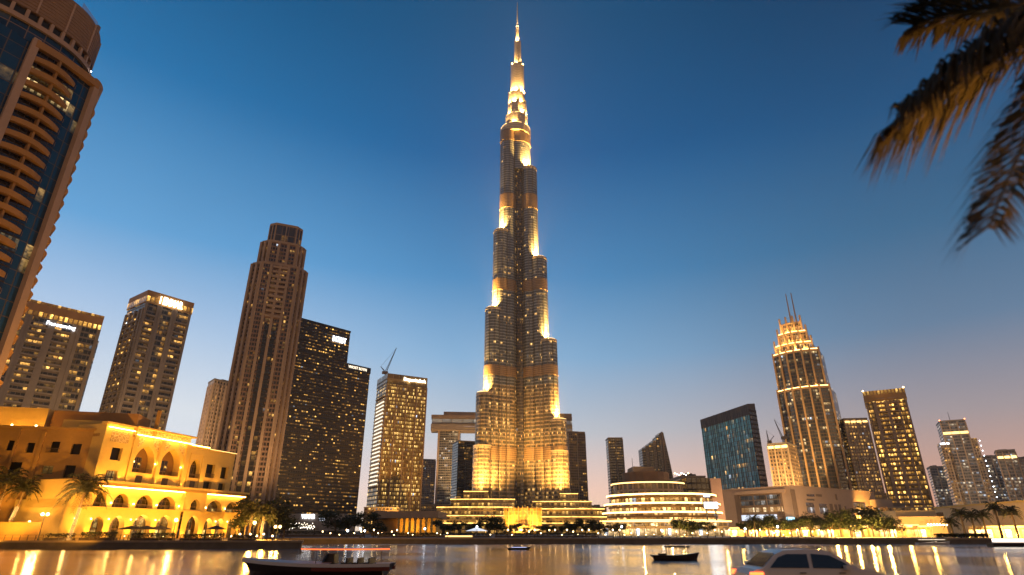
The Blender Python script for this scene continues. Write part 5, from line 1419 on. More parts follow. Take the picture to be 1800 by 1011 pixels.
# the other towers on the right
FR1 = facade('right_gold_facade', (0.30, 0.19, 0.07), (0.06, 0.04, 0.018), bw=2.2, fh=3.6, wx=.10, wy0=.2, wy1=.88, lit=.55, e=4.4, seed=151, cs=.25, run=1, c0=(1, .42, .05), c1=(1, .54, .12), cool=0)
FR2 = facade('right_tan_facade', (0.34, 0.235, 0.15), (0.05, 0.045, 0.045), bw=3, fh=3.6, wx=.2, wy0=.25, wy1=.85, lit=.34, e=2.6, seed=152, cs=.25)
FR3 = facade('right_grey_facade', (0.30, 0.25, 0.22), (0.075, 0.085, 0.10), bw=2.8, fh=3.7, wx=.06, wy0=.28, wy1=.9, lit=.22, e=1.3, seed=153, cs=.3, run=3, c0=(1, .62, .3), c1=(1, .85, .6), cool=.25)
FRC = facade('right_crown', (0.42, 0.24, 0.09), (.35, .2, .05), bw=2.6, fh=9, wx=.2, wy0=.1, wy1=.5, lit=1, e=2.0, seed=154, clump=0, c0=(1, .5, .08), c1=(1, .6, .15), cool=0)
Zq = at(1588, 682, 480).z
q1 = atZ(1588, 682, Zq); q0 = atZ(1517, 689, Zq)
gt2, plan, d, n, L = prism_thing('apartment_tower', 'golden brown tower with glowing orange crown, tallest of the right hand group', FR1, (q0, q1), Zq - 9, depth=30)
mb = MB(); mb.prism(offset(ccw(plan), .6), Zq - 9.4, Zq); mb.build('crown', FRC, gt2)
piers(gt2, plan, 0, 1, [0.02, .2, .24, .5, .54, .78, .98], 1.3, .9, Z0, Zq - 9.4, M['brown'])
slabs(gt2, plan, 0, 1, .26, .48, [z * 3.6 + Z0 for z in range(3, 30)], 1.3, .9, M['brown'], 'balcony'); slabs(gt2, plan, 0, 1, .56, .76, [z * 3.6 + Z0 for z in range(3, 30)], 1.3, .9, M['brown'], 'balcony')
for p in plan[:2]: mb = MB(); mb.ball((p[0], p[1], Zq + .6), .7, 6, 4); mb.build('roof_lamp', M['bulb'], gt2)
for k in (-20, 15): g = ground(1560, 430); lamp('SPOT', (g.x + k, 420, 2), 700000, (1, .5, .1), (g.x + k + 8, 480, 60), 80, 1, 2)
t, plan, d, n, L, Z = simple('apartment_tower', 'tan tower with bright roof edge, half behind the golden brown one', 1483, 1524, 738, 640, FR2, 36, -1, 5, M['tan'], 11)
mb = MB(); mb.ribbon(plan[:2], .8, Z - 3.2, Z - 1.4); mb.build('roof_light', M['led_dim'], t)
t, plan, d, n, L, Z = simple('apartment_tower', 'small lit tower with glowing roof between teal slab and masted tower', 1349, 1384, 783, 600, FR2, 30, -3, 4, M['tan'], 12)
mb = MB(); mb.ribbon(plan[:2], .8, Z - 3.5, Z - 1.0); mb.build('roof_light', M['led'], t)
crane(tuple(Vector((*at(1377, 772, 615)[:2], Z))), tuple(at(1361, 738, 615)), 8, 'crane with raised jib leaning left, between teal slab and masted tower')
crane(tuple(Vector((*at(1353, 781, 640)[:2], at(1353, 785, 640).z))), tuple(at(1347, 757, 640)), 3, 'tiny far crane nearest the teal slab', 1.0)
t, plan, d, n, L, Z = simple('office_tower', 'grey glass tower with notched lit top, centre of the far right group', 1652, 1696, 742, 760, FR3, 36, -3, 4, M['tan'], 13)
mb = MB(); mb.ribbon(plan[:2], .8, Z - 16, Z - 13); mb.build('light_band', M['led_dim'], t)
p = Vector(plan[0]) - d * 6; Zl = at(1648, 777, 760).z
mb = MB(); mb.prism([tuple(p), tuple(p + d * 10), tuple(p + d * 10 - n * 30), tuple(p - n * 30)], Z0, Zl); mb.build('side_wing', FR2, t)
mb = MB(); mb.ribbon([tuple(p), tuple(p + d * 9.5)], .7, Zl - 3, Zl - 1); mb.build('wing_light', M['sign_white'], t)
p = Vector(plan[1]); mb = MB(); mb.prism([tuple(p + d * .05 - n * 2), tuple(p + d * 7 - n * 2), tuple(p + d * 7 - n * 36), tuple(p + d * .05 - n * 36)], Z0, Z - 22); mb.build('side_wing', FR2, t)
mb = MB()
for k in range(14): mb.ball(Vector((p.x + d.x * 7, p.y + d.y * 7, 0)) + Vector((0, -3, Z - 26 - 6 * k)), .6, 5, 3)
mb.build('facade_light', M['bulb_white'], t)
for q in (plan[0], plan[1]): mb = MB(); mb.ball((q[0], q[1], Z + 2), .8, 6, 4); mb.build('aviation_lamp', emis('aviation_red', (1, .25, .08), 9, sample=False), t)
mb = MB(); c = (Vector(plan[0]) + Vector(plan[1])) / 2 - n * 14; mb.tube([(c.x, c.y, Z), (c.x, c.y, Z + 14)], [.4, .2], 5); mb.build('mast', M['steel'], t)
simple('apartment_tower', 'pale tower fragment left of the grey notched tower', 1634, 1660, 822, 900, FR3, 30, -1, 3, M['tan'], 14)
simple('apartment_tower', 'broad hazy block with a blue lit floor right of the grey notched tower', 1712, 1758, 804, 820, FR3, 40, -2, 4, M['tan'], 15)
t, plan, d, n, L, Z = simple('apartment_tower', 'far right tower with a glowing box crown', 1750, 1784, 794, 700, FR3, 30, -2, 4, M['tan'], 16)
mb = MB(); mb.ribbon(plan[:2], .8, Z - 8, Z - 5.5); mb.build('crown_light', M['led'], t)
simple('apartment_tower', 'hazy tower at the right picture edge', 1786, 1850, 806, 740, FR3, 40, -2, 5, M['tan'], 17)

for sx in (1660, 1740):
    g = ground(sx, 640); lamp('SPOT', (g.x, 600, 20), 480000, (1, .66, .36), (g.x + 14, 750, 80), 90, 1, 2)  # unseen spots added to lift the dark walls of the far right towers
# low city behind, only its upper edge seen in the gaps
for k, (px0, px1, py, Y, lab) in enumerate(((640, 700, 893, 520, 'flat roofed podium under the golden tower'), (730, 790, 888, 720, 'long low pale block under the bridge tower'), (1020, 1066, 892, 700, 'low block between tallest tower and round mall'), (1196, 1240, 838, 520, 'dark flat block behind the round mall roof'), (1560, 1650, 893, 420, 'low pale block under the golden brown tower'), (1500, 1566, 868, 560, 'low block peeping over the pale mall'))):
    simple('low_block', lab, px0, px1, py, Y, FMD if k % 2 else FR2, 40, 0, 0, seed=30 + k, cat='building', par=.8)

# low colonnaded pavilion, left of the tall tower
pv = thing('colonnade_pavilion', 'low ochre pavilion with lit columns and flat roof in front of the golden tower', 'building', (*ground(715, 290)[:2], Z0))
a = ground(652, 292); b = ground(697, 288); c = ground(762, 284)
zw = at(700, 911, 288).z; zr_ = at(700, 899, 288).z
mb = MB(); mb.prism([(a.x, 292), (b.x, 290), (b.x, 318), (a.x, 318)], Z0, zw); mb.build('wall', M['cream_dark'], pv)
mb = MB(); mb.prism([(b.x + .1, 293), (c.x, 291), (c.x, 318), (b.x + .1, 318)], Z0, zw); mb.build('recessed_wall', M['cream'], pv)
mb = MB(); mb.prism([(b.x - 12, 287.5), (c.x + 2, 281.5), (c.x + 2, 318), (b.x - 12, 318)], zw + .02, zr_); mb.build('roof', M['brown'], pv)
mb = MB(); mb.prism([(a.x + 4, 296), (b.x - 12.1, 296), (b.x - 12.1, 316), (a.x + 4, 316)], zw + .02, zr_ + .6); mb.build('upper_wall', M['mallstone'], pv)
for k in range(7):
    x = b.x + 1 + (c.x - b.x - 2) * k / 6
    mb = MB(); mb.lathe((x, 286 - k * .35), [(.75, Z0), (.75, Z0 + .5), (.55, Z0 + .6), (.5, zw - .6), (.8, zw - .2), (.8, zw)], 10); mb.build('column', M['cream'], pv)
    if k < 6 and k != 3: lamp('SPOT', (x + 1.4, 287.5, .9), 2600 if k in (0, 2) else 900, AMB, (x + 1.6, 291.5, 6), 110, 1, .2)

# souk building on the right bank, floodlit
sk = thing('souk_building', 'long pale souk building floodlit yellow on the right bank', 'building', (205, 250, Z0))
Zk = at(1800, 882, 236).z
k0 = atZ(1642, 894, Zk); k1 = atZ(1830, 880, Zk)
sdv, snv, sL = unit(k0, k1)
M['souk'] = plain('souk_render', (0.60, 0.44, 0.26), .85, .1, .15, bump=.3)
mb = MB(); mb.prism([tuple(k0[:2]), tuple(k1[:2]), (k1.x + 40, k1.y + 10), (k0.x + 40, k0.y + 14)], Z0, Zk); mb.build('wall', M['souk'], sk)
mb = MB(); mb.ribbon(ccw([tuple(k0[:2]), tuple(k1[:2]), (k1.x + 40, k1.y + 10), (k0.x + 40, k0.y + 14)]), .3, Zk - .02, Zk + .6, closed=True, inward=.4); mb.build('parapet', M['cream'], sk)
B3 = Vector(k0[:2])
for (x0, y0, x1, y1) in ((1647, 901, 1659, 911), (1676, 903, 1684, 908), (1690, 902, 1698, 909), (1677, 922, 1685, 926), (1718, 899, 1724, 901), (1754, 896, 1788, 906)):
    wallbox(B3, sdv, snv, x0, y0, x1, y1, .15, M['glassdark'], 'window', sk)
for (x0, y0, x1, y1) in ((1643, 914, 1672, 944), (1664, 925, 1668, 944)):
    wallbox(B3, sdv, snv, x0, y0, x1, y1, 2.2 if y0 < 920 else 2.6, M['souk'], 'projecting_bay', sk, .03)
lw = thing('souk_wing', 'lower stepped souk wing with a row of small lamps, left part of the yellow waterfront', 'building', (*ground(1620, 250)[:2], Z0))
a = ground(1588, 250); b = ground(1640, 246)
z1_ = at(1615, 908, 248).z; z2_ = at(1620, 898, 260).z
mb = MB(); mb.prism([(a.x, 250), (b.x + 5, 244), (b.x + 14, 285), (a.x, 285)], Z0, z1_); mb.build('wall', M['souk'], lw)
mb = MB(); mb.prism([(a.x + 4, 258), (b.x + 9, 254), (b.x + 14, 284), (a.x + 4, 284)], z1_ + .02, z2_); mb.build('upper_wall', M['souk'], lw)
for k in range(7):
    q = at(1634 + 5.3 * k, 922.5, 243 if k < 3 else 239); mb = MB(); mb.ball((q.x - 1.5, q.y - 1.5, q.z), .38, 7, 4); mb.build('wall_lamp', M['bulb'], lw)
for (sx, Y, pw) in ((1600, 236, 9000), (1640, 230, 9000), (1672, 222, 12000), (1705, 214, 30000), (1745, 206, 36000), (1785, 198, 36000), (1830, 196, 30000)):
    g = ground(sx, Y); lamp('SPOT', (g.x, Y, 1.0), pw, (1, .52, .1), (g.x + 9, Y + 20, 6.5), 130, 1, .4)

# waterfront pavilions on the right bank: bright open fronts
M['openfront'] = facade('open_front', (0.5, 0.3, 0.12), (.6, .4, .15), bw=3.2, fh=3.4, wx=.05, wy0=.06, wy1=.86, lit=1.0, e=6.0, seed=161, clump=0, c0=(1, .58, .18), c1=(1, .74, .36), cool=0.04)
M['openfront'].cycles.emission_sampling = 'FRONT'
def kiosk(px0, px1, Y, h, label, mat='openfront', depth=6):
    a = ground(px0, Y); b = ground(px1, Y)
    t = thing('waterfront_kiosk', label, 'kiosk', ((a.x + b.x) / 2, Y, Z0))
    mb = MB(); mb.box(a.x, b.x, Y, Y + depth, Z0, Z0 + h); mb.build('glazed_front', M[mat], t)
    mb = MB(); mb.box(a.x - .6, b.x + .6, Y - 1.6, Y + depth + .4, Z0 + h + .02, Z0 + h + .5); mb.build('roof', M['souk'], t)
    mb = MB(); mb.box(a.x - .5, b.x + .5, Y - 1.72, Y - 1.62, Z0 + h + .05, Z0 + h + .3); mb.build('fascia_light', M['led'], t)
    lamp('POINT', ((a.x + b.x) / 2, Y - 3.5, Z0 + 2.2), 2600, (1, .56, .12), radius=.5)  # no fixture here: added to spill light on ground and trees
    n_ = max(2, int((b.x - a.x) / 6))
    for k in range(n_ + 1):
        x = a.x + (b.x - a.x) * k / n_; mb = MB(); mb.box(x - .12, x + .12, Y - 1.4, Y - 1.15, Z0, Z0 + h + .02); mb.build('post', M['brown'], t)
    return t
kiosk(1452, 1496, 228, 3.4, 'glowing waterfront kiosk under the trees right of the pale mall')
kiosk(1500, 1556, 228, 3.6, 'glowing kiosk under the brightest lit trees')
kiosk(1562, 1612, 226, 3.8, 'brightest kiosk, at the left foot of the souk')
kiosk(1616, 1637, 226, 3.4, 'short glowing kiosk beside the souk palms')
kiosk(1730, 1760, 204, 3.0, 'glowing white kiosk behind the right bank palms')
kiosk(1764, 1812, 204, 3.0, 'glowing kiosk cut by the right picture edge')
kiosk(1284, 1312, 268, 3.0, 'glowing cafe front at the left foot of the pale mall')
kiosk(1320, 1352, 268, 3.0, 'glowing cafe front under the mall window band')
kiosk(1360, 1400, 268, 3.2, 'glowing cafe front below the blue screen')
kiosk(1408, 1448, 266, 3.0, 'glowing cafe front right of the blue screen')
# signs and stalls at the far left shore
ss = thing('shop_building', 'low dark shop building with bluish screens below the gridded block', 'building', (*ground(535, 330)[:2], Z0))
a = ground(488, 335); b = ground(600, 335); zt_ = at(540, 903, 335).z
mb = MB(); mb.box(a.x, b.x, 335, 360, Z0, zt_); mb.build('wall', M['concrete'], ss)
q0 = at(524, 906, 334); 
lettering('sign', "WNAB", M['sign_white'], ss, (at(529, 912, 334).x, 334.6, at(529, 912, 334).z), (1, 0), 2.3, .3, width=at(552, 912, 334).x - at(529, 912, 334).x)
for px in (561, 566): q0 = at(px, 908, 334); q1 = at(px + 4, 915, 334); mb = MB(); mb.box(q0.x, q1.x, 334.5, 334.9, q1.z, q0.z); mb.build('screen', M['screen_white'], ss)
fs = thing('festoon_stage', 'small stage canopy outlined by white bulbs near the end of the left quay', 'stage', (*ground(528, 262)[:2], Z0))
z0_ = at(528, 931, 262).z; z1_ = at(528, 921, 262).z
a = ground(504, 262); b = ground(551, 262)
mb = MB(); mb.box(a.x, b.x, 262, 268, z0_, z0_ + .35); mb.build('canopy', M['dark'], fs)
for x in (a.x, b.x): mb = MB(); mb.box(x - .15, x + .15, 262.2, 262.6, Z0, z0_); mb.build('post', M['dark'], fs)
r = random.Random(4); mb = MB()
for k in range(60): mb.ball((a.x + (b.x - a.x) * k / 59, 261.8, z0_ + .5 + .35 * math.sin(k * 1.1) + (r.random() * .6 if k % 3 else 1.8 * (.4 + .6 * r.random()))), .13, 5, 3)
mb.build('festoon_light', emis('festoon_bulb', (1, .86, .66), 9, sample=False), fs)

# ------------------------------------------------------------------ trees along the far shore
M['leaf'] = leafmat('tree_leaf', (0.040, 0.048, 0.018))
M['bark'] = plain('tree_bark', (0.10, 0.07, 0.045), .9, .3, 2, bump=.5)
def make_tree(label, loc, h, w, seed, n=1500):
    r = random.Random(seed)
    t = thing('broadleaf_tree', label, 'tree', loc)
    b = Vector(loc)
    mb = MB(); mb.tube([b, b + Vector((.1, 0, h * .2)), b + Vector((.0, .1, h * .5))], [.22, .17, .1], 7)
    bl = []
    for k in range(7):
        az = k * 2.4; p = b + Vector((math.cos(az) * w * .32 * r.uniform(.6, 1.15), math.sin(az) * w * .32, h * r.uniform(.32, .88)))
        mb.tube([b + Vector((0, 0, h * .33)), (b + Vector((0, 0, h * .4)) + p) / 2 + Vector((0, 0, h * .04)), p], [.11, .08, .04], 5); bl.append((p, w * r.uniform(.17, .28)))
    mb.build('trunk', M['bark'], t, smooth=True)
    mb = MB()
    def pt(q):
        c, rad = q.choice(bl); v = Vector((q.gauss(0, 1), q.gauss(0, 1), q.gauss(0, .75))); v.normalize()
        return c + v * rad * (q.random() ** .4) * q.uniform(.7, 1.15)
    leafcloud(mb, pt, n, .12, .34, r)
    mb.build('crown', M['leaf'], t)
    return t
TS = [make_tree('proto', (0, 0, 0), 6, 6, 200 + k) for k in range(4)]
for t in TS: t['_used'] = 0
cnt = [0]
def tree(px, Y, h, label, group=None, sx=1.0):
    k = cnt[0] % 4; cnt[0] += 1; h *= 1.18 * (.82 + .4 * ((cnt[0] * 0.618) % 1)); sx *= .85 + .4 * ((cnt[0] * .377) % 1)
    g = ground(px, Y)
    if not TS[k]['_used']:
        t = TS[k]; t['_used'] = 1; t.location = g; t['label'] = label
        t.rotation_euler = (0, 0, cnt[0] * 1.3); t.scale = (h / 6 * sx, h / 6 * sx, h / 6)
        if group: t['group'] = group
    else:
        t = copy_thing(TS[k], g, cnt[0] * 1.3, 1.0, label, group); t.scale = (h / 6 * sx, h / 6 * sx, h / 6)
        if not group and 'group' in t: del t['group']
    return t
tree(588, 268, 8.5, 'big black tree left of the colonnade pavilion, in front of the gridded block', sx=1.5)
tree(612, 270, 8.2, 'black tree touching the big one left of the pavilion', sx=1.4)
tree(640, 266, 7.5, 'black tree between the festoon stage trees and the pavilion', sx=1.3)
tree(660, 258, 5.0, 'low black tree under the pale pavilion wall', sx=1.6)
tree(777, 268, 6.6, 'round black tree at the right end of the pavilion', sx=1.4)
tree(806, 272, 5.0, 'low tree right of the pavilion tree, before the podium', sx=1.2)
grp = 'dark trees before the gold podium'
for px, h in ((832, 4.8), (856, 6.0), (872, 6.4), (892, 3.4), (906, 3.9), (926, 3.5), (945, 4.1), (962, 3.8), (980, 3.9), (1000, 4.6), (1012, 6.0), (1030, 5.6), (1046, 5.2)):
    tree(px, 262, h, 'low dark tree in the row before the gold podium', grp, sx=1.25)
grp = 'lit trees before the round mall'
for px, h in ((1068, 4.4), (1090, 3.8), (1196, 6.0), (1208, 6.6), (1222, 4.6), (1246, 5.2)):
    tree(px, 262, h, 'tree in the row before the bright mall shopfronts', grp, sx=1.2)
grp = 'trees before the pale mall'
for px, h in ((1316, 6.6), (1334, 5.4), (1352, 7.6), (1372, 6.0), (1392, 6.2), (1408, 7.4), (1426, 6.8), (1444, 6.6)):
    tree(px, 256, h, 'tree in the row before the pale mall', grp, sx=1.25)
grp = 'golden lit trees over the kiosks'
for px, h in ((1462, 6.6), (1480, 7.2), (1498, 6.2), (1518, 7.4), (1536, 6.6), (1556, 6.2), (1574, 5.4)):
    tree(px, 214, h, 'golden lit tree over the glowing kiosks', grp, sx=1.2)
for px, h, Y in ((428, 7.4, 178), (452, 8.4, 184), (478, 7.4, 184), (498, 6.0, 192)):
    tree(px, Y, h, {428: 'dark tree behind the hotel end wall', 452: 'tallest dark tree behind the orange palms', 478: 'dark tree over the double street lamp', 498: 'small dark tree at the end of the left quay'}[px], sx=1.2)
for x0, x1, Y in ((492, 640, 232), (665, 860, 214), (870, 1050, 212)):
    a, b = ground(x0, Y), ground(x1, Y)
    hedge(a.x, b.x, Y, 2.0 if Y > 220 else 1.4, {492: 'long clipped hedge left on the far shore', 665: 'long low hedge before the pavilion', 870: 'long low hedge before the gold podium'}[x0], 2.0)
# tree lights: lamps standing under the golden trees
for px, Y in ((1470, 206), (1506, 206), (1530, 206), (1560, 206), (1200, 254), (1340, 248), (1384, 248), (1420, 248)):
    g = ground(px, Y); lamp('POINT', (g.x, Y, 2.0), 9000, (1, .58, .12), radius=.3)
for px, Y in ((1085, 300), (1130, 300), (1180, 300), (1230, 300), (1275, 300)):
    g = ground(px, Y); lamp('POINT', (g.x, Y, 5), 4500, (1, .66, .25), radius=.3)
# right bank palms
for k, (px, Y, h, lab) in enumerate(((1698, 200, 6.6, 'leftmost palm on the right bank before the yellow souk'), (1716, 204, 6.0, 'second palm on the right bank before the yellow souk'), (1736, 202, 6.2, 'middle palm on the right bank before the yellow souk'), (1762, 192, 8.0, 'tallest palm on the right bank, between two glowing kiosks'), (1790, 198, 7.2, 'palm nearest the right edge on the right bank'), (1676, 208, 4.2, 'short palm beside the short kiosk'), (1328, 240, 5.6, 'lone palm before the pale mall window'))):
    g = ground(px, Y); make_palm('palm_tree', lab, tuple(g), h, 3.2, .3, 24, 50 + k)
sign = thing('grey_banner', 'grey banner wall with white lettering on the right quay', 'banner', (*ground(1576, 184.5)[:2], Z0))
a, b = at(1550, 947, 184.6), at(1602, 957, 184.6)
mb = MB(); mb.box(a.x, b.x, 184.1, 184.6, ZW + .2, a.z); mb.build('panel', plain('grey_panel_light', (.20, .19, .19), .6, .1, .3), sign)
lettering('lettering', "x Qu", M['sign_soft'], sign, (at(1555, 952.5, 184).x, 183.95, at(1555, 952.5, 184).z), (1, 0), .55, .05, width=1.6)
bw_ = thing('planted_hedge', 'long dark hedge on the right quay below the souk', 'hedge', (*ground(1695, 188)[:2], Z0))
r = random.Random(9); a, b = ground(1646, 188), ground(1738, 188); mb = MB()
leafcloud(mb, lambda q: Vector((a.x + (b.x - a.x) * q.random(), 188 + q.uniform(-1, 1), Z0 + .1 + 1.1 * math.sqrt(q.random()))), 2200, .15, .35, r); mb.build('foliage', M['hedge'], bw_)

# ------------------------------------------------------------------ street lamps
def street_lamp(label, loc, h, heads=1, group=None, power=900, glow='lampglow', r=.28):
    t = thing('street_lamp', label, 'street lamp', loc, group); b = Vector(loc)
    mb = MB(); mb.lathe((b.x, b.y), [(.16, b.z), (.16, b.z + .4), (.07, b.z + .5), (.05, b.z + h - .3), (.1, b.z + h - .2)], 8); mb.build('pole', M['dark'], t)
    hs = [b + Vector((0, 0, h))] if heads == 1 else [b + Vector((-.55, 0, h)), b + Vector((.55, 0, h))]
    if heads == 2: mb = MB(); mb.tube([hs[0] - Vector((0, 0, .25)), hs[1] - Vector((0, 0, .25))], .045, 5); mb.build('arm', M['dark'], t)
    for q in hs:
        mb = MB(); mb.ball(q, r, 10, 6); mb.build('globe', M[glow], t)
        if power: lamp('POINT', q + Vector((0, -r - .12, 0)), power, (1, .55, .13), radius=.25)
    return t
street_lamp('double globe street lamp before the ochre wing at far left', tuple(ground(66, 133)), at(66, 904, 133).z - Z0, 2, power=1500, r=.34)
street_lamp('single globe street lamp before the hotel entrance arch', tuple(ground(302, 134)), at(302, 914, 134).z - Z0, 1, power=1600, r=.36)
street_lamp('single globe street lamp between the two orange palms', tuple(ground(443, 150)), at(443, 919, 150).z - Z0, 1, power=1500, r=.40)
street_lamp('double globe street lamp at the end of the left quay', tuple(ground(485, 152)), at(485, 926, 152).z - Z0, 2, power=1200, r=.34)
street_lamp('tiny lamp at the foot of the hotel bastion', tuple(ground(42, 136)), at(42, 917, 136).z - Z0, 1, power=400, r=.22)
for i, px in enumerate((405, 420, 428, 438, 450, 462, 478)):
    g = ground(px, 140 + (i % 3) * 4); street_lamp('low glowing bollard among the tables at the quay end', tuple(g), .9 + .3 * (i % 2), 1, 'glowing bollards at the quay end', 0, 'bulb', .22)
g = 'promenade lamps along the far shore'
proto = street_lamp('small promenade lamp on the far shore wall', (0, 200, Z0), 1.5, 1, g, 0, 'bulb', .17)
r = random.Random(77)
pxs = [566, 580, 596, 608, 622, 634, 656, 664, 671, 688, 692, 697, 717, 725, 768, 774, 786, 862, 893, 900, 917, 930, 940, 951, 966, 976, 988, 997, 1008, 1016, 1024, 1036, 1052, 1064, 1078, 1090, 1098, 1110, 1122, 1136, 1150, 1163, 1178, 1190, 1204, 1218, 1231, 1244, 1258, 1270, 1284, 1296, 1310, 1322, 1338, 1350, 1362, 1378, 1390, 1404, 1416, 1430, 1442]
for i, px in enumerate(pxs):
    Y = r.choice((190, 196, 204, 215)); q = ground(px, Y)
    t = proto if i == 0 else copy_thing(proto, q, 0, 1, None)
    t.location = q; t.scale = (1, 1, r.choice((.6, .9, 1.2, 1.5)))
    for ch in t.children:
        if ch.name.startswith('globe'): ch.location = (0, 0, 0)
for i, px in enumerate((640, 746, 838, 610, 632, 1094, 1165, 1312, 1370)):
    q = ground(px, 200); street_lamp('cold white lamp among the warm ones on the far shore', tuple(q), 2.0 + (i % 3) * .6, 1, 'cold white lamps on the far shore', 0, 'bulb_white', .3)
ls = thing('light_strip', 'long yellow light strip low on the far shore before the podium', 'light strip', (*ground(805, 196)[:2], Z0))
a, b = ground(783, 194), ground(830, 194); mb = MB(); mb.box(a.x, b.x, 193.8, 194.1, Z0 + .35, Z0 + .65); mb.build('tube', M['led_dim'], ls)
mb = MB(); mb.box(a.x - .2, b.x + .2, 194.12, 194.5, Z0, Z0 + .7); mb.build('casing', M['concrete'], ls)
wt_ = thing('white_tent', 'small tent glowing bluish white among the dark trees', 'tent', (*ground(838, 232)[:2], Z0))
c = ground(838, 232)
mb = MB(); mb.prism([(c.x - 4, 230), (c.x + 4, 230), (c.x + 4, 234), (c.x - 4, 234)], Z0 + 2.0, Z0 + 3.2, plan2=[(c.x - .2, 231.9), (c.x + .2, 231.9), (c.x + .2, 232.1), (c.x - .2, 232.1)]); mb.build('canopy', M['screen_white'], wt_)
for sx in (-3.8, 3.8): mb = MB(); mb.box(c.x + sx - .06, c.x + sx + .06, 230.1, 230.2, Z0, Z0 + 2.0); mb.build('pole', M['steel'], wt_)

# ------------------------------------------------------------------ boats
M['hull_dark'] = plain('dark_wood_hull', (0.030, 0.016, 0.010), .35, .3, 1.2)
M['hull_red'] = plain('red_hull', (0.14, 0.022, 0.010), .3, .2, 1.0)
M['deck'] = plain('white_gelcoat', (0.60, 0.52, 0.46), .3, .08, .6)
M['seat'] = plain('dark_seat', (0.02, 0.017, 0.016), .5, .2, 2.0)
def hull(mb, L, W, h, bow=.5, z0=-.25, sheer=.35, n=18, stern=0.0):
    """boat along x, bow at +x; returns deck outline"""
    rows = []; edge = []
    for k in range(n + 1):
        t = k / n; x = -L / 2 + L * t
        w = W / 2 * (1 - max(0, (t - bow) / (1 - bow)) ** 2.2) * (.86 + .14 * min(1, t * 5))
        w = max(w, .02); zt = h + sheer * max(0, t - .35) ** 2 * 2.4 + .12 * max(0, .25 - t) * 4 * sheer
        rk = .16 * L * max(0, t - .6) - stern * L * max(0, .3 - t)
        rows.append([(x - rk, y, z) for y, z in ((-w * .05, z0), (-w * .62, z0 + .05), (-w * .9, h * .35))] + [(x, -w, zt), (x, w, zt)] + [(x - rk, y, z) for y, z in ((w * .9, h * .35), (w * .62, z0 + .05), (w * .05, z0))])
        edge.append((x, w, zt))
    mb.grid(rows)
    mb.fan(rows[0])
    return edge
def boat_obj(mb, name, mat, t, smooth=False):
    w = list(t['_w']); t['_w'] = [0.0, 0.0, 0.0]; o = mb.build(name, mat, t, smooth); t['_w'] = w; return o
# launch in the foreground, left
g = at(556, 1004, 53.0)
lb = thing('motor_boat', 'white decked launch with dark red hull and added canopy edged by a red light trail, in the left foreground', 'boat', (g.x, 53.0, ZW)); lb.rotation_euler = (0, 0, R(180))
mb = MB(); ed = hull(mb, 12.4, 2.9, .80, .45, stern=.16); boat_obj(mb, 'hull', M['hull_dark'], lb)
mb = MB()
for s in (-1, 1):
    for a, b in zip(ed[:-1], ed[1:]): mb.face([(a[0], s * (a[1] + .03), a[2] - .22), (b[0], s * (b[1] + .03), b[2] - .22), (b[0], s * (b[1] + .05), b[2] + .03), (a[0], s * (a[1] + .05), a[2] + .03)])
boat_obj(mb, 'gunwale', M['deck'], lb)
for s in (-1, 1):
    mb = MB()
    for a, b in zip(ed[0:9], ed[1:10]): mb.face([(a[0], s * (a[1] * .985 + .02), a[2] - .52), (b[0], s * (b[1] * .985 + .02), b[2] - .5), (b[0], s * (b[1] + .035), b[2] - .23), (a[0], s * (a[1] + .035), a[2] - .23)])
    boat_obj(mb, 'red_stripe', M['hull_red'], lb)
mb = MB()
for a, b in zip(ed[7:-1], ed[8:]): mb.grid([[(a[0], -a[1], a[2] + .02), (a[0], 0, a[2] + .16), (a[0], a[1], a[2] + .02)], [(b[0], -b[1], b[2] + .02), (b[0], 0, b[2] + .16), (b[0], b[1], b[2] + .02)]])
for a, b in zip(ed[0:2], ed[1:3]): mb.grid([[(a[0], -a[1], a[2] + .02), (a[0], a[1], a[2] + .02)], [(b[0], -b[1], b[2] + .02), (b[0], b[1], b[2] + .02)]])
boat_obj(mb, 'deck', M['deck'], lb)
mb = MB(); mb.face([(-4.9, -1.2, .45), (-.6, -1.2, .45), (-.6, 1.2, .45), (-4.9, 1.2, .45)]); boat_obj(mb, 'cockpit_floor', M['seat'], lb)
mb = MB(); mb.prism([(-1.6, -.7), (-.3, -.6), (-.3, .6), (-1.6, .7)], .46, 1.55, plan2=[(-1.5, -.62), (-.8, -.5), (-.8, .5), (-1.5, .62)]); boat_obj(mb, 'console', M['seat'], lb)
mb = MB(); mb.prism([(-.75, -.9), (-.65, -.9), (-.65, .9), (-.75, .9)], 1.0, 1.5, plan2=[(-1.05, -.75), (-.98, -.75), (-.98, .75), (-1.05, .75)]); boat_obj(mb, 'windscreen', M['glassdark'], lb)
for x in (-2.4, -3.3, -4.2): mb = MB(); mb.box(x - .3, x + .2, -1.0, 1.0, .46, .9); mb.box(x - .3, x - .18, -1.0, 1.0, .9, 1.25); boat_obj(mb, 'seat', M['seat'], lb)
for x in (-5.0, -.2):
    for s in (-1, 1): mb = MB(); mb.tube([(x, s * 1.15, .7), (x, s * 1.1, 1.86)], .035, 6); boat_obj(mb, 'canopy_pole', M['steel'], lb)
mb = MB(); mb.prism(circle(-2.2, 0, 3.6, 24, 1.25), 1.86, 1.96); boat_obj(mb, 'canopy', M['deck'], lb)  # canopy added to carry the red streak above the boat
mb = MB(); mb.ribbon(circle(-2.2, 0, 3.62, 24, 1.27), .05, 1.85, 1.93, closed=True); boat_obj(mb, 'canopy_glow', emis('red_light_trail', (1, .15, .03), 2.2), lb)  # light trail of a moving boat lamp, built as a glowing canopy edge
mb = MB(); mb.box(-.2, 1.2, -1.3, -1.26, 1.02, 1.06); boat_obj(mb, 'bow_rail', M['steel'], lb)
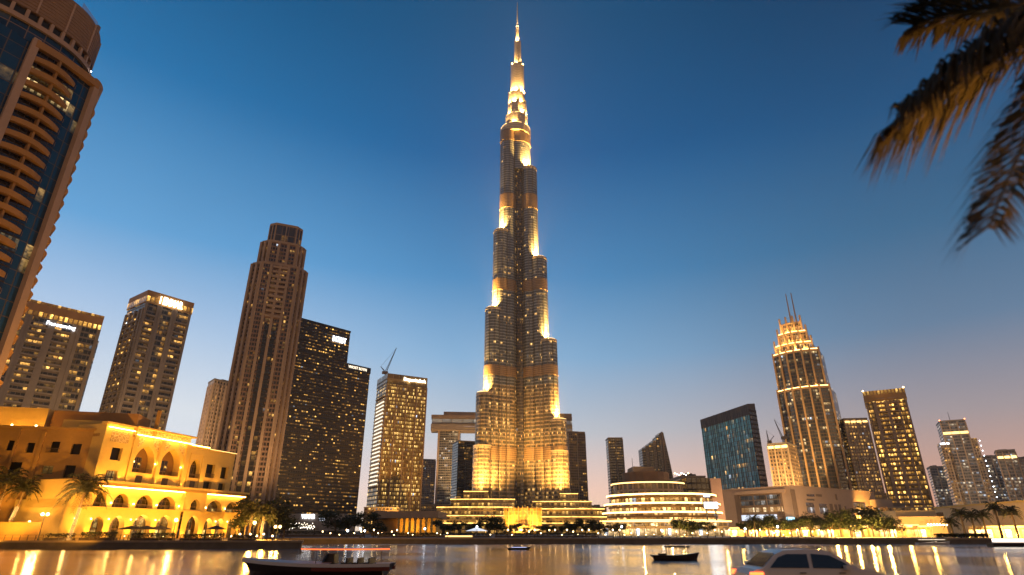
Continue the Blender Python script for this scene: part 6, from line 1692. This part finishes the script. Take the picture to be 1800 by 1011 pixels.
# small abra with canopy
g = at(1188, 983, 79.0)
ab = thing('small_boat', 'small dark wooden boat with plank canopy before the round mall reflection', 'boat', (g.x, 79.0, ZW))
mb = MB(); ed = hull(mb, 6.0, 1.9, .55, .55, sheer=.35, stern=.2); boat_obj(mb, 'hull', M['hull_dark'], ab)
mb = MB()
for a, b in zip(ed[2:-3], ed[3:-2]): mb.grid([[(a[0], -a[1] * .9, a[2] - .1), (a[0], a[1] * .9, a[2] - .1)], [(b[0], -b[1] * .9, b[2] - .1), (b[0], b[1] * .9, b[2] - .1)]])
boat_obj(mb, 'deck', M['rail'], ab)
for x in (-.9, 1.4):
    for s in (-1, 1): mb = MB(); mb.tube([(x, s * .7, .4), (x, s * .7, 1.42)], .03, 5); boat_obj(mb, 'canopy_pole', M['rail'], ab)
mb = MB(); mb.prism([(-1.1, -.85), (1.7, -.85), (1.7, .85), (-1.1, .85)], [1.50], [1.62, 1.50, 1.50, 1.62]) if False else mb.prism([(-1.1, -.85), (1.7, -.85), (1.7, .85), (-1.1, .85)], 1.42, 1.58); boat_obj(mb, 'canopy', M['rail'], ab)
mb = MB(); mb.box(-2.0, -1.2, -.6, .6, .5, .75); boat_obj(mb, 'bench', M['seat'], ab)
# low boat far out, and a lit ferry at the right
g = at(913, 966, 126)
sb2 = thing('skiff', 'tiny low skiff with bluish light strip far out in the middle', 'boat', (g.x, 126, ZW))
mb = MB(); ed = hull(mb, 4.6, 1.5, .32, .5, sheer=.2); boat_obj(mb, 'hull', M['hull_dark'], sb2)
mb = MB(); mb.box(-1.6, 1.4, -.72, -.68, .38, .46); boat_obj(mb, 'light_strip', emis('blue_strip', (.5, .6, 1), 1.6, sample=False), sb2)
mb = MB(); mb.box(-1.2, -.3, -.5, .5, .36, .62); boat_obj(mb, 'bench', M['seat'], sb2)
g = at(1782, 960, 150)
fb = thing('ferry', 'low ferry with a glowing white cabin at the right edge', 'boat', (g.x, 150, ZW))
mb = MB(); ed = hull(mb, 11, 2.8, .7, .6); boat_obj(mb, 'hull', M['hull_dark'], fb)
mb = MB(); mb.box(-4.2, 3.0, -1.1, 1.1, .72, 1.0); mb.box(-4.2, 3.0, -1.1, 1.1, 1.72, 1.86); boat_obj(mb, 'cabin', M['deck'], fb)
mb = MB(); mb.box(-4.0, 2.8, -1.0, 1.0, 1.0, 1.72); boat_obj(mb, 'cabin_window', emis('ferry_glow', (1, .84, .66), 4.0), fb)
mb = MB(); mb.box(3.3, 5.2, -.92, -.88, .55, .68); boat_obj(mb, 'nav_light', emis('nav_red', (1, .12, .05), 3, sample=False), fb)
# moored white boats at the right quay
for k, (px, lab) in enumerate(((1618, 'white covered boat moored right of the grey banner'), (1640, 'second covered boat moored below the dark hedge'))):
    g = ground(px, 176, ZW)
    t = thing('moored_boat', lab, 'boat', (g.x, 173.0, ZW), 'boats moored at the right quay')
    mb = MB(); hull(mb, 5.6, 1.9, .5, .55); boat_obj(mb, 'hull', M['deck'], t)
    mb = MB(); mb.box(-2.0, 1.4, -.9, .9, 1.3, 1.42); boat_obj(mb, 'canopy', M['deck'], t)
    for x in (-1.9, 1.3): mb = MB(); mb.box(x - .04, x + .04, -.8, -.72, .4, 1.3); boat_obj(mb, 'canopy_pole', M['steel'], t)
    mb = MB(); mb.box(-1.8, 1.2, -.6, .6, 1.2, 1.28); boat_obj(mb, 'canopy_glow', M['sign_soft'], t)

# ------------------------------------------------------------------ car on the near road
CY = 23.0
gx = at(1421, 1000, CY).x
car = thing('parked_car', 'white car seen from its side at the lower right, tail lights on', 'car', (gx, CY, -.126))
M['carpaint'] = plain('white_car_paint', (0.66, 0.54, 0.44), .22, .04, .4, spec=.6)
LC = 4.75
prof = [(-2.36, .34), (-2.40, .62), (-2.37, .98), (-2.20, 1.13), (-1.95, 1.18), (-1.45, 1.60), (-1.10, 1.735), (-.2, 1.775), (.45, 1.70), (.95, 1.42), (1.28, 1.20), (1.9, 1.10), (2.22, .98), (2.36, .78), (2.38, .45), (2.30, .32)]
def carbody(mb):
    rows = []
    for x, z in prof:
        w = .92 - (.20 * max(0, (z - 1.1) / .67)) - .10 * max(0, (abs(x) - 1.9) / .5) ** 2
        rows.append((x, z, w))
    def ring(s): return [(x, s * w, z) for x, z, w in rows]
    A = ring(-1); B = ring(1)
    mb.grid([A, [(x, -w * .55, z + (.02 if z > 1 else 0)) for x, z, w in rows], [(x, w * .55, z + (.02 if z > 1 else 0)) for x, z, w in rows], B])
    # sides with wheel arches: lower half down to the sill, built as columns
    for s, Rg in ((-1, A), (1, B)):
        xs = sorted(set([-2.36 + 4.7 * k / 60 for k in range(61)] + [p[0] for p in prof]))
        def topz(x):
            for (x0, z0), (x1, z1) in zip(prof[2:13], prof[3:14]):
                if x0 <= x <= x1: return z0 + (z1 - z0) * (x - x0) / (x1 - x0)
            return .9
        def lowz(x):
            z = .32
            for cx in (-1.45, 1.45):
                if abs(x - cx) < .40: z = max(z, math.sqrt(.40 ** 2 - (x - cx) ** 2) + .34)
            return z
        def ww(x, z): return .92 - .20 * max(0, (z - 1.1) / .67) - .10 * max(0, (abs(x) - 1.9) / .5) ** 2 + .03 * math.sin(max(0, min(1, (z - .3) / .8)) * math.pi)
        rr = []
        for x in xs:
            if x < -2.34 or x > 2.30: continue
            l, h = lowz(x), max(lowz(x) + .05, topz(x))
            rr.append([(x, s * ww(x, l + (h - l) * q / 8), l + (h - l) * q / 8) for q in range(9)])
        mb.grid(rr)
mb = MB(); carbody(mb); boat_obj(mb, 'body', M['carpaint'], car, smooth=False)
def side_win(pts, name, mat=M['glassdark']):
    for s in (-1,):
        mb = MB()
        P = [(x, -(0.955 - .20 * max(0, (z - 1.1) / .67)), z) for x, z in pts]
        mb.face(P); boat_obj(mb, name, mat, car)
side_win([(-1.72, 1.20), (-.38, 1.19), (-.34, 1.62), (-1.05, 1.62), (-1.36, 1.52)], 'rear_window')
side_win([(-.24, 1.19), (1.10, 1.17), (.86, 1.36), (.42, 1.58), (-.20, 1.63)], 'front_window')
mb = MB(); mb.face([(.50, -.70, 1.70), (.50, .70, 1.70), (1.30, .82, 1.225), (1.30, -.82, 1.225)]); boat_obj(mb, 'windscreen', M['glassdark'], car)
mb = MB(); mb.face([(-1.42, .70, 1.645), (-1.42, -.70, 1.645), (-1.93, -.80, 1.225), (-1.93, .80, 1.225)]); boat_obj(mb, 'tailgate_glass', M['glassdark'], car)
for s in (-1, 1):
    for x in (-1.45, 1.45):
        mb = MB(); n_ = 22
        mb.grid([[(x + r_ * math.cos(2 * math.pi * k / n_), s * y, .34 + r_ * math.sin(2 * math.pi * k / n_)) for k in range(n_)] for r_, y in ((.20, .93), (.31, .95), (.34, .92), (.34, .74), (.2, .72))], closed=True)
        w_ = boat_obj(mb, 'wheel', plain('tyre', (.02, .02, .02), .8, .2, 3) if 'tyre' not in bpy.data.materials else bpy.data.materials['tyre'], car)
        mb = MB(); mb.fan([(x + .2 * math.cos(2 * math.pi * k / 14), s * .925, .34 + .2 * math.sin(2 * math.pi * k / 14)) for k in range(14)]); o = boat_obj(mb, 'rim', M['steel'], car); o.parent = w_
mb = MB(); mb.box(-2.415, -1.98, -.95, -.86, .92, 1.06); boat_obj(mb, 'tail_light', emis('tail_red', (1, .13, .03), 5.0), car)
mb = MB(); mb.box(-2.415, -1.98, .82, .91, .92, 1.06); boat_obj(mb, 'tail_light', bpy.data.materials['tail_red'], car)
for s in (-1, 1): mb = MB(); mb.box(2.02, 2.33, s * .80 - .06, s * .80 + .06, .84, .95); boat_obj(mb, 'headlight', emis('head_warm', (1, .8, .5), 5.0) if 'head_warm' not in bpy.data.materials else bpy.data.materials['head_warm'], car)
for x in (-.62, .72): mb = MB(); mb.box(x - .12, x + .08, -.985, -.95, 1.02, 1.06); boat_obj(mb, 'door_handle', M['steel'], car)
mb = MB(); mb.prism([(.78, -1.14), (.98, -1.14), (.98, -.93), (.78, -.93)], 1.14, 1.28); boat_obj(mb, 'mirror', M['carpaint'], car)
mb = MB(); mb.box(-1.2, .2, -.70, -.66, 1.79, 1.82); boat_obj(mb, 'roof_rail', M['steel'], car)

# ------------------------------------------------------------------ life on the left quay
M['cloth_dark'] = plain('dark_clothing', (0.05, 0.04, 0.035), .85, .3, 3.0)
def make_person(label, loc, rz, pose, group):
    P = [(0, 0, .96), (0, .0, 1.12), (0, .01, 1.36), (0, .02, 1.50), (0, .03, 1.60), (0, .03, 1.72),
         (-.10, 0, .92), (-.11, .02 - .22 * pose, .50), (-.11, -.02 - .30 * pose, .08), (-.12, .12 - .30 * pose, .04),
         (.10, 0, .92), (.11, .05 + .18 * pose, .50), (.11, .0 + .16 * pose, .08), (.12, .14 + .16 * pose, .04),
         (-.20, .0, 1.40), (-.25, .03 + .14 * pose, 1.13), (-.24, .14 + .18 * pose, .90), (-.24, .17 + .2 * pose, .82),
         (.20, .0, 1.40), (.25, .03 - .10 * pose, 1.13), (.24, .12 - .08 * pose, .90), (.24, .15 - .08 * pose, .82)]
    E = [(0, 1), (1, 2), (2, 3), (3, 4), (4, 5), (0, 6), (6, 7), (7, 8), (8, 9), (0, 10), (10, 11), (11, 12), (12, 13), (2, 14), (14, 15), (15, 16), (16, 17), (2, 18), (18, 19), (19, 20), (20, 21)]
    Rd = [.145, .125, .15, .055, .095, .085, .085, .062, .042, .035, .085, .062, .042, .035, .055, .042, .032, .03, .055, .042, .032, .03]
    me = bpy.data.meshes.new('person'); me.from_pydata(P, E, [])
    o = bpy.data.objects.new('person', me); col.objects.link(o)
    o.modifiers.new('skin', 'SKIN')
    sv_ = me.skin_vertices[0].data
    for q, r_ in zip(sv_, Rd): q.radius = (r_, r_ * .8)
    sv_[0].use_root = True
    s_ = o.modifiers.new('smooth', 'SUBSURF'); s_.levels = 1; s_.render_levels = 1
    me.materials.append(M['cloth_dark'])
    o.location = loc; o.rotation_euler = (0, 0, rz)
    o['label'] = label; o['category'] = 'person'; o['group'] = group
    return o
pg = 'people standing at the end of the left quay'
pp = None; r = random.Random(15)
for i, px in enumerate((386, 391, 402, 411, 417, 426, 436, 447, 455, 468, 474, 492)):
    g_ = ground(px, 133.2 + (i * 1.7) % 5)
    if i < 2: pp = make_person('person in dark clothes standing by the railing at the quay end', tuple(g_), r.uniform(0, 6.2), .2 + .7 * i, pg); ppl = (ppl + [pp]) if i else [pp]
    else:
        q = ppl[i % 2].copy(); col.objects.link(q); q.location = g_; q.rotation_euler = (0, 0, r.uniform(0, 6.2)); s__ = r.uniform(.93, 1.06); q.scale = (s__,) * 3
M['parasol'] = plain('dark_canvas', (0.055, 0.035, 0.02), .85, .2, 1.5)
for i, (px, w_, lab) in enumerate(((226, 2.6, 'dark cafe parasol nearest the lit palm trunk'), (252, 2.6, 'dark cafe parasol between the second and third ground floor arch'), (276, 2.4, 'dark cafe parasol left of the single globe lamp'), (376, 2.2, 'dark cafe parasol before the right hand hotel arches'))):
    g_ = ground(px, 137.0); t = thing('parasol', lab, 'parasol', tuple(g_), 'cafe parasols before the hotel')
    mb = MB(); mb.tube([g_, g_ + Vector((0, 0, 2.7))], .05, 6); mb.build('pole', M['rail'], t)
    mb = MB(); mb.lathe((g_.x, g_.y), [(w_, 3.0 - .5 + .2), (w_ * .98, 2.82), (w_ * .5, 3.15), (.08, 3.45)], 8); mb.build('canopy', M['parasol'], t)
    for s in (-1.1, 1.1):
        k_ = thing('cafe_table', 'small round cafe table under a dark parasol before the hotel', 'table', (g_.x + s, g_.y, Z0), 'cafe tables before the hotel')
        mb = MB(); mb.lathe((g_.x + s, g_.y), [(.5, 1.22), (.5, 1.26)], 12); mb.build('tabletop', M['rail'], k_)
        mb = MB(); mb.tube([(g_.x + s, g_.y, Z0), (g_.x + s, g_.y, 1.22)], .06, 6); mb.build('leg', M['rail'], k_)
        mb = MB(); mb.ball((g_.x + s, g_.y, 1.36), .09, 6, 4); mb.build('candle_lamp', M['bulb'], k_)

# ------------------------------------------------------------------ evening haze over the city
hz = bpy.data.materials.new('haze'); hz.use_nodes = True; ht = hz.node_tree; ht.nodes.clear()
ho = ht.nodes.new('ShaderNodeOutputMaterial'); hv = ht.nodes.new('ShaderNodeVolumePrincipled')
hv.inputs['Color'].default_value = (0.92, 0.90, 0.88, 1); hv.inputs['Density'].default_value = 0.00009; hv.inputs['Anisotropy'].default_value = 0.35
ht.links.new(hv.outputs[0], ho.inputs[1])
mb = MB(); mb.box(-1100, 1100, -120, 1400, -4, 850)
hb = mb.build('haze', hz); hb['kind'] = 'stuff'

for o in list(bpy.data.objects):
    for k in ('_w', '_used'):
        if k in o: del o[k]
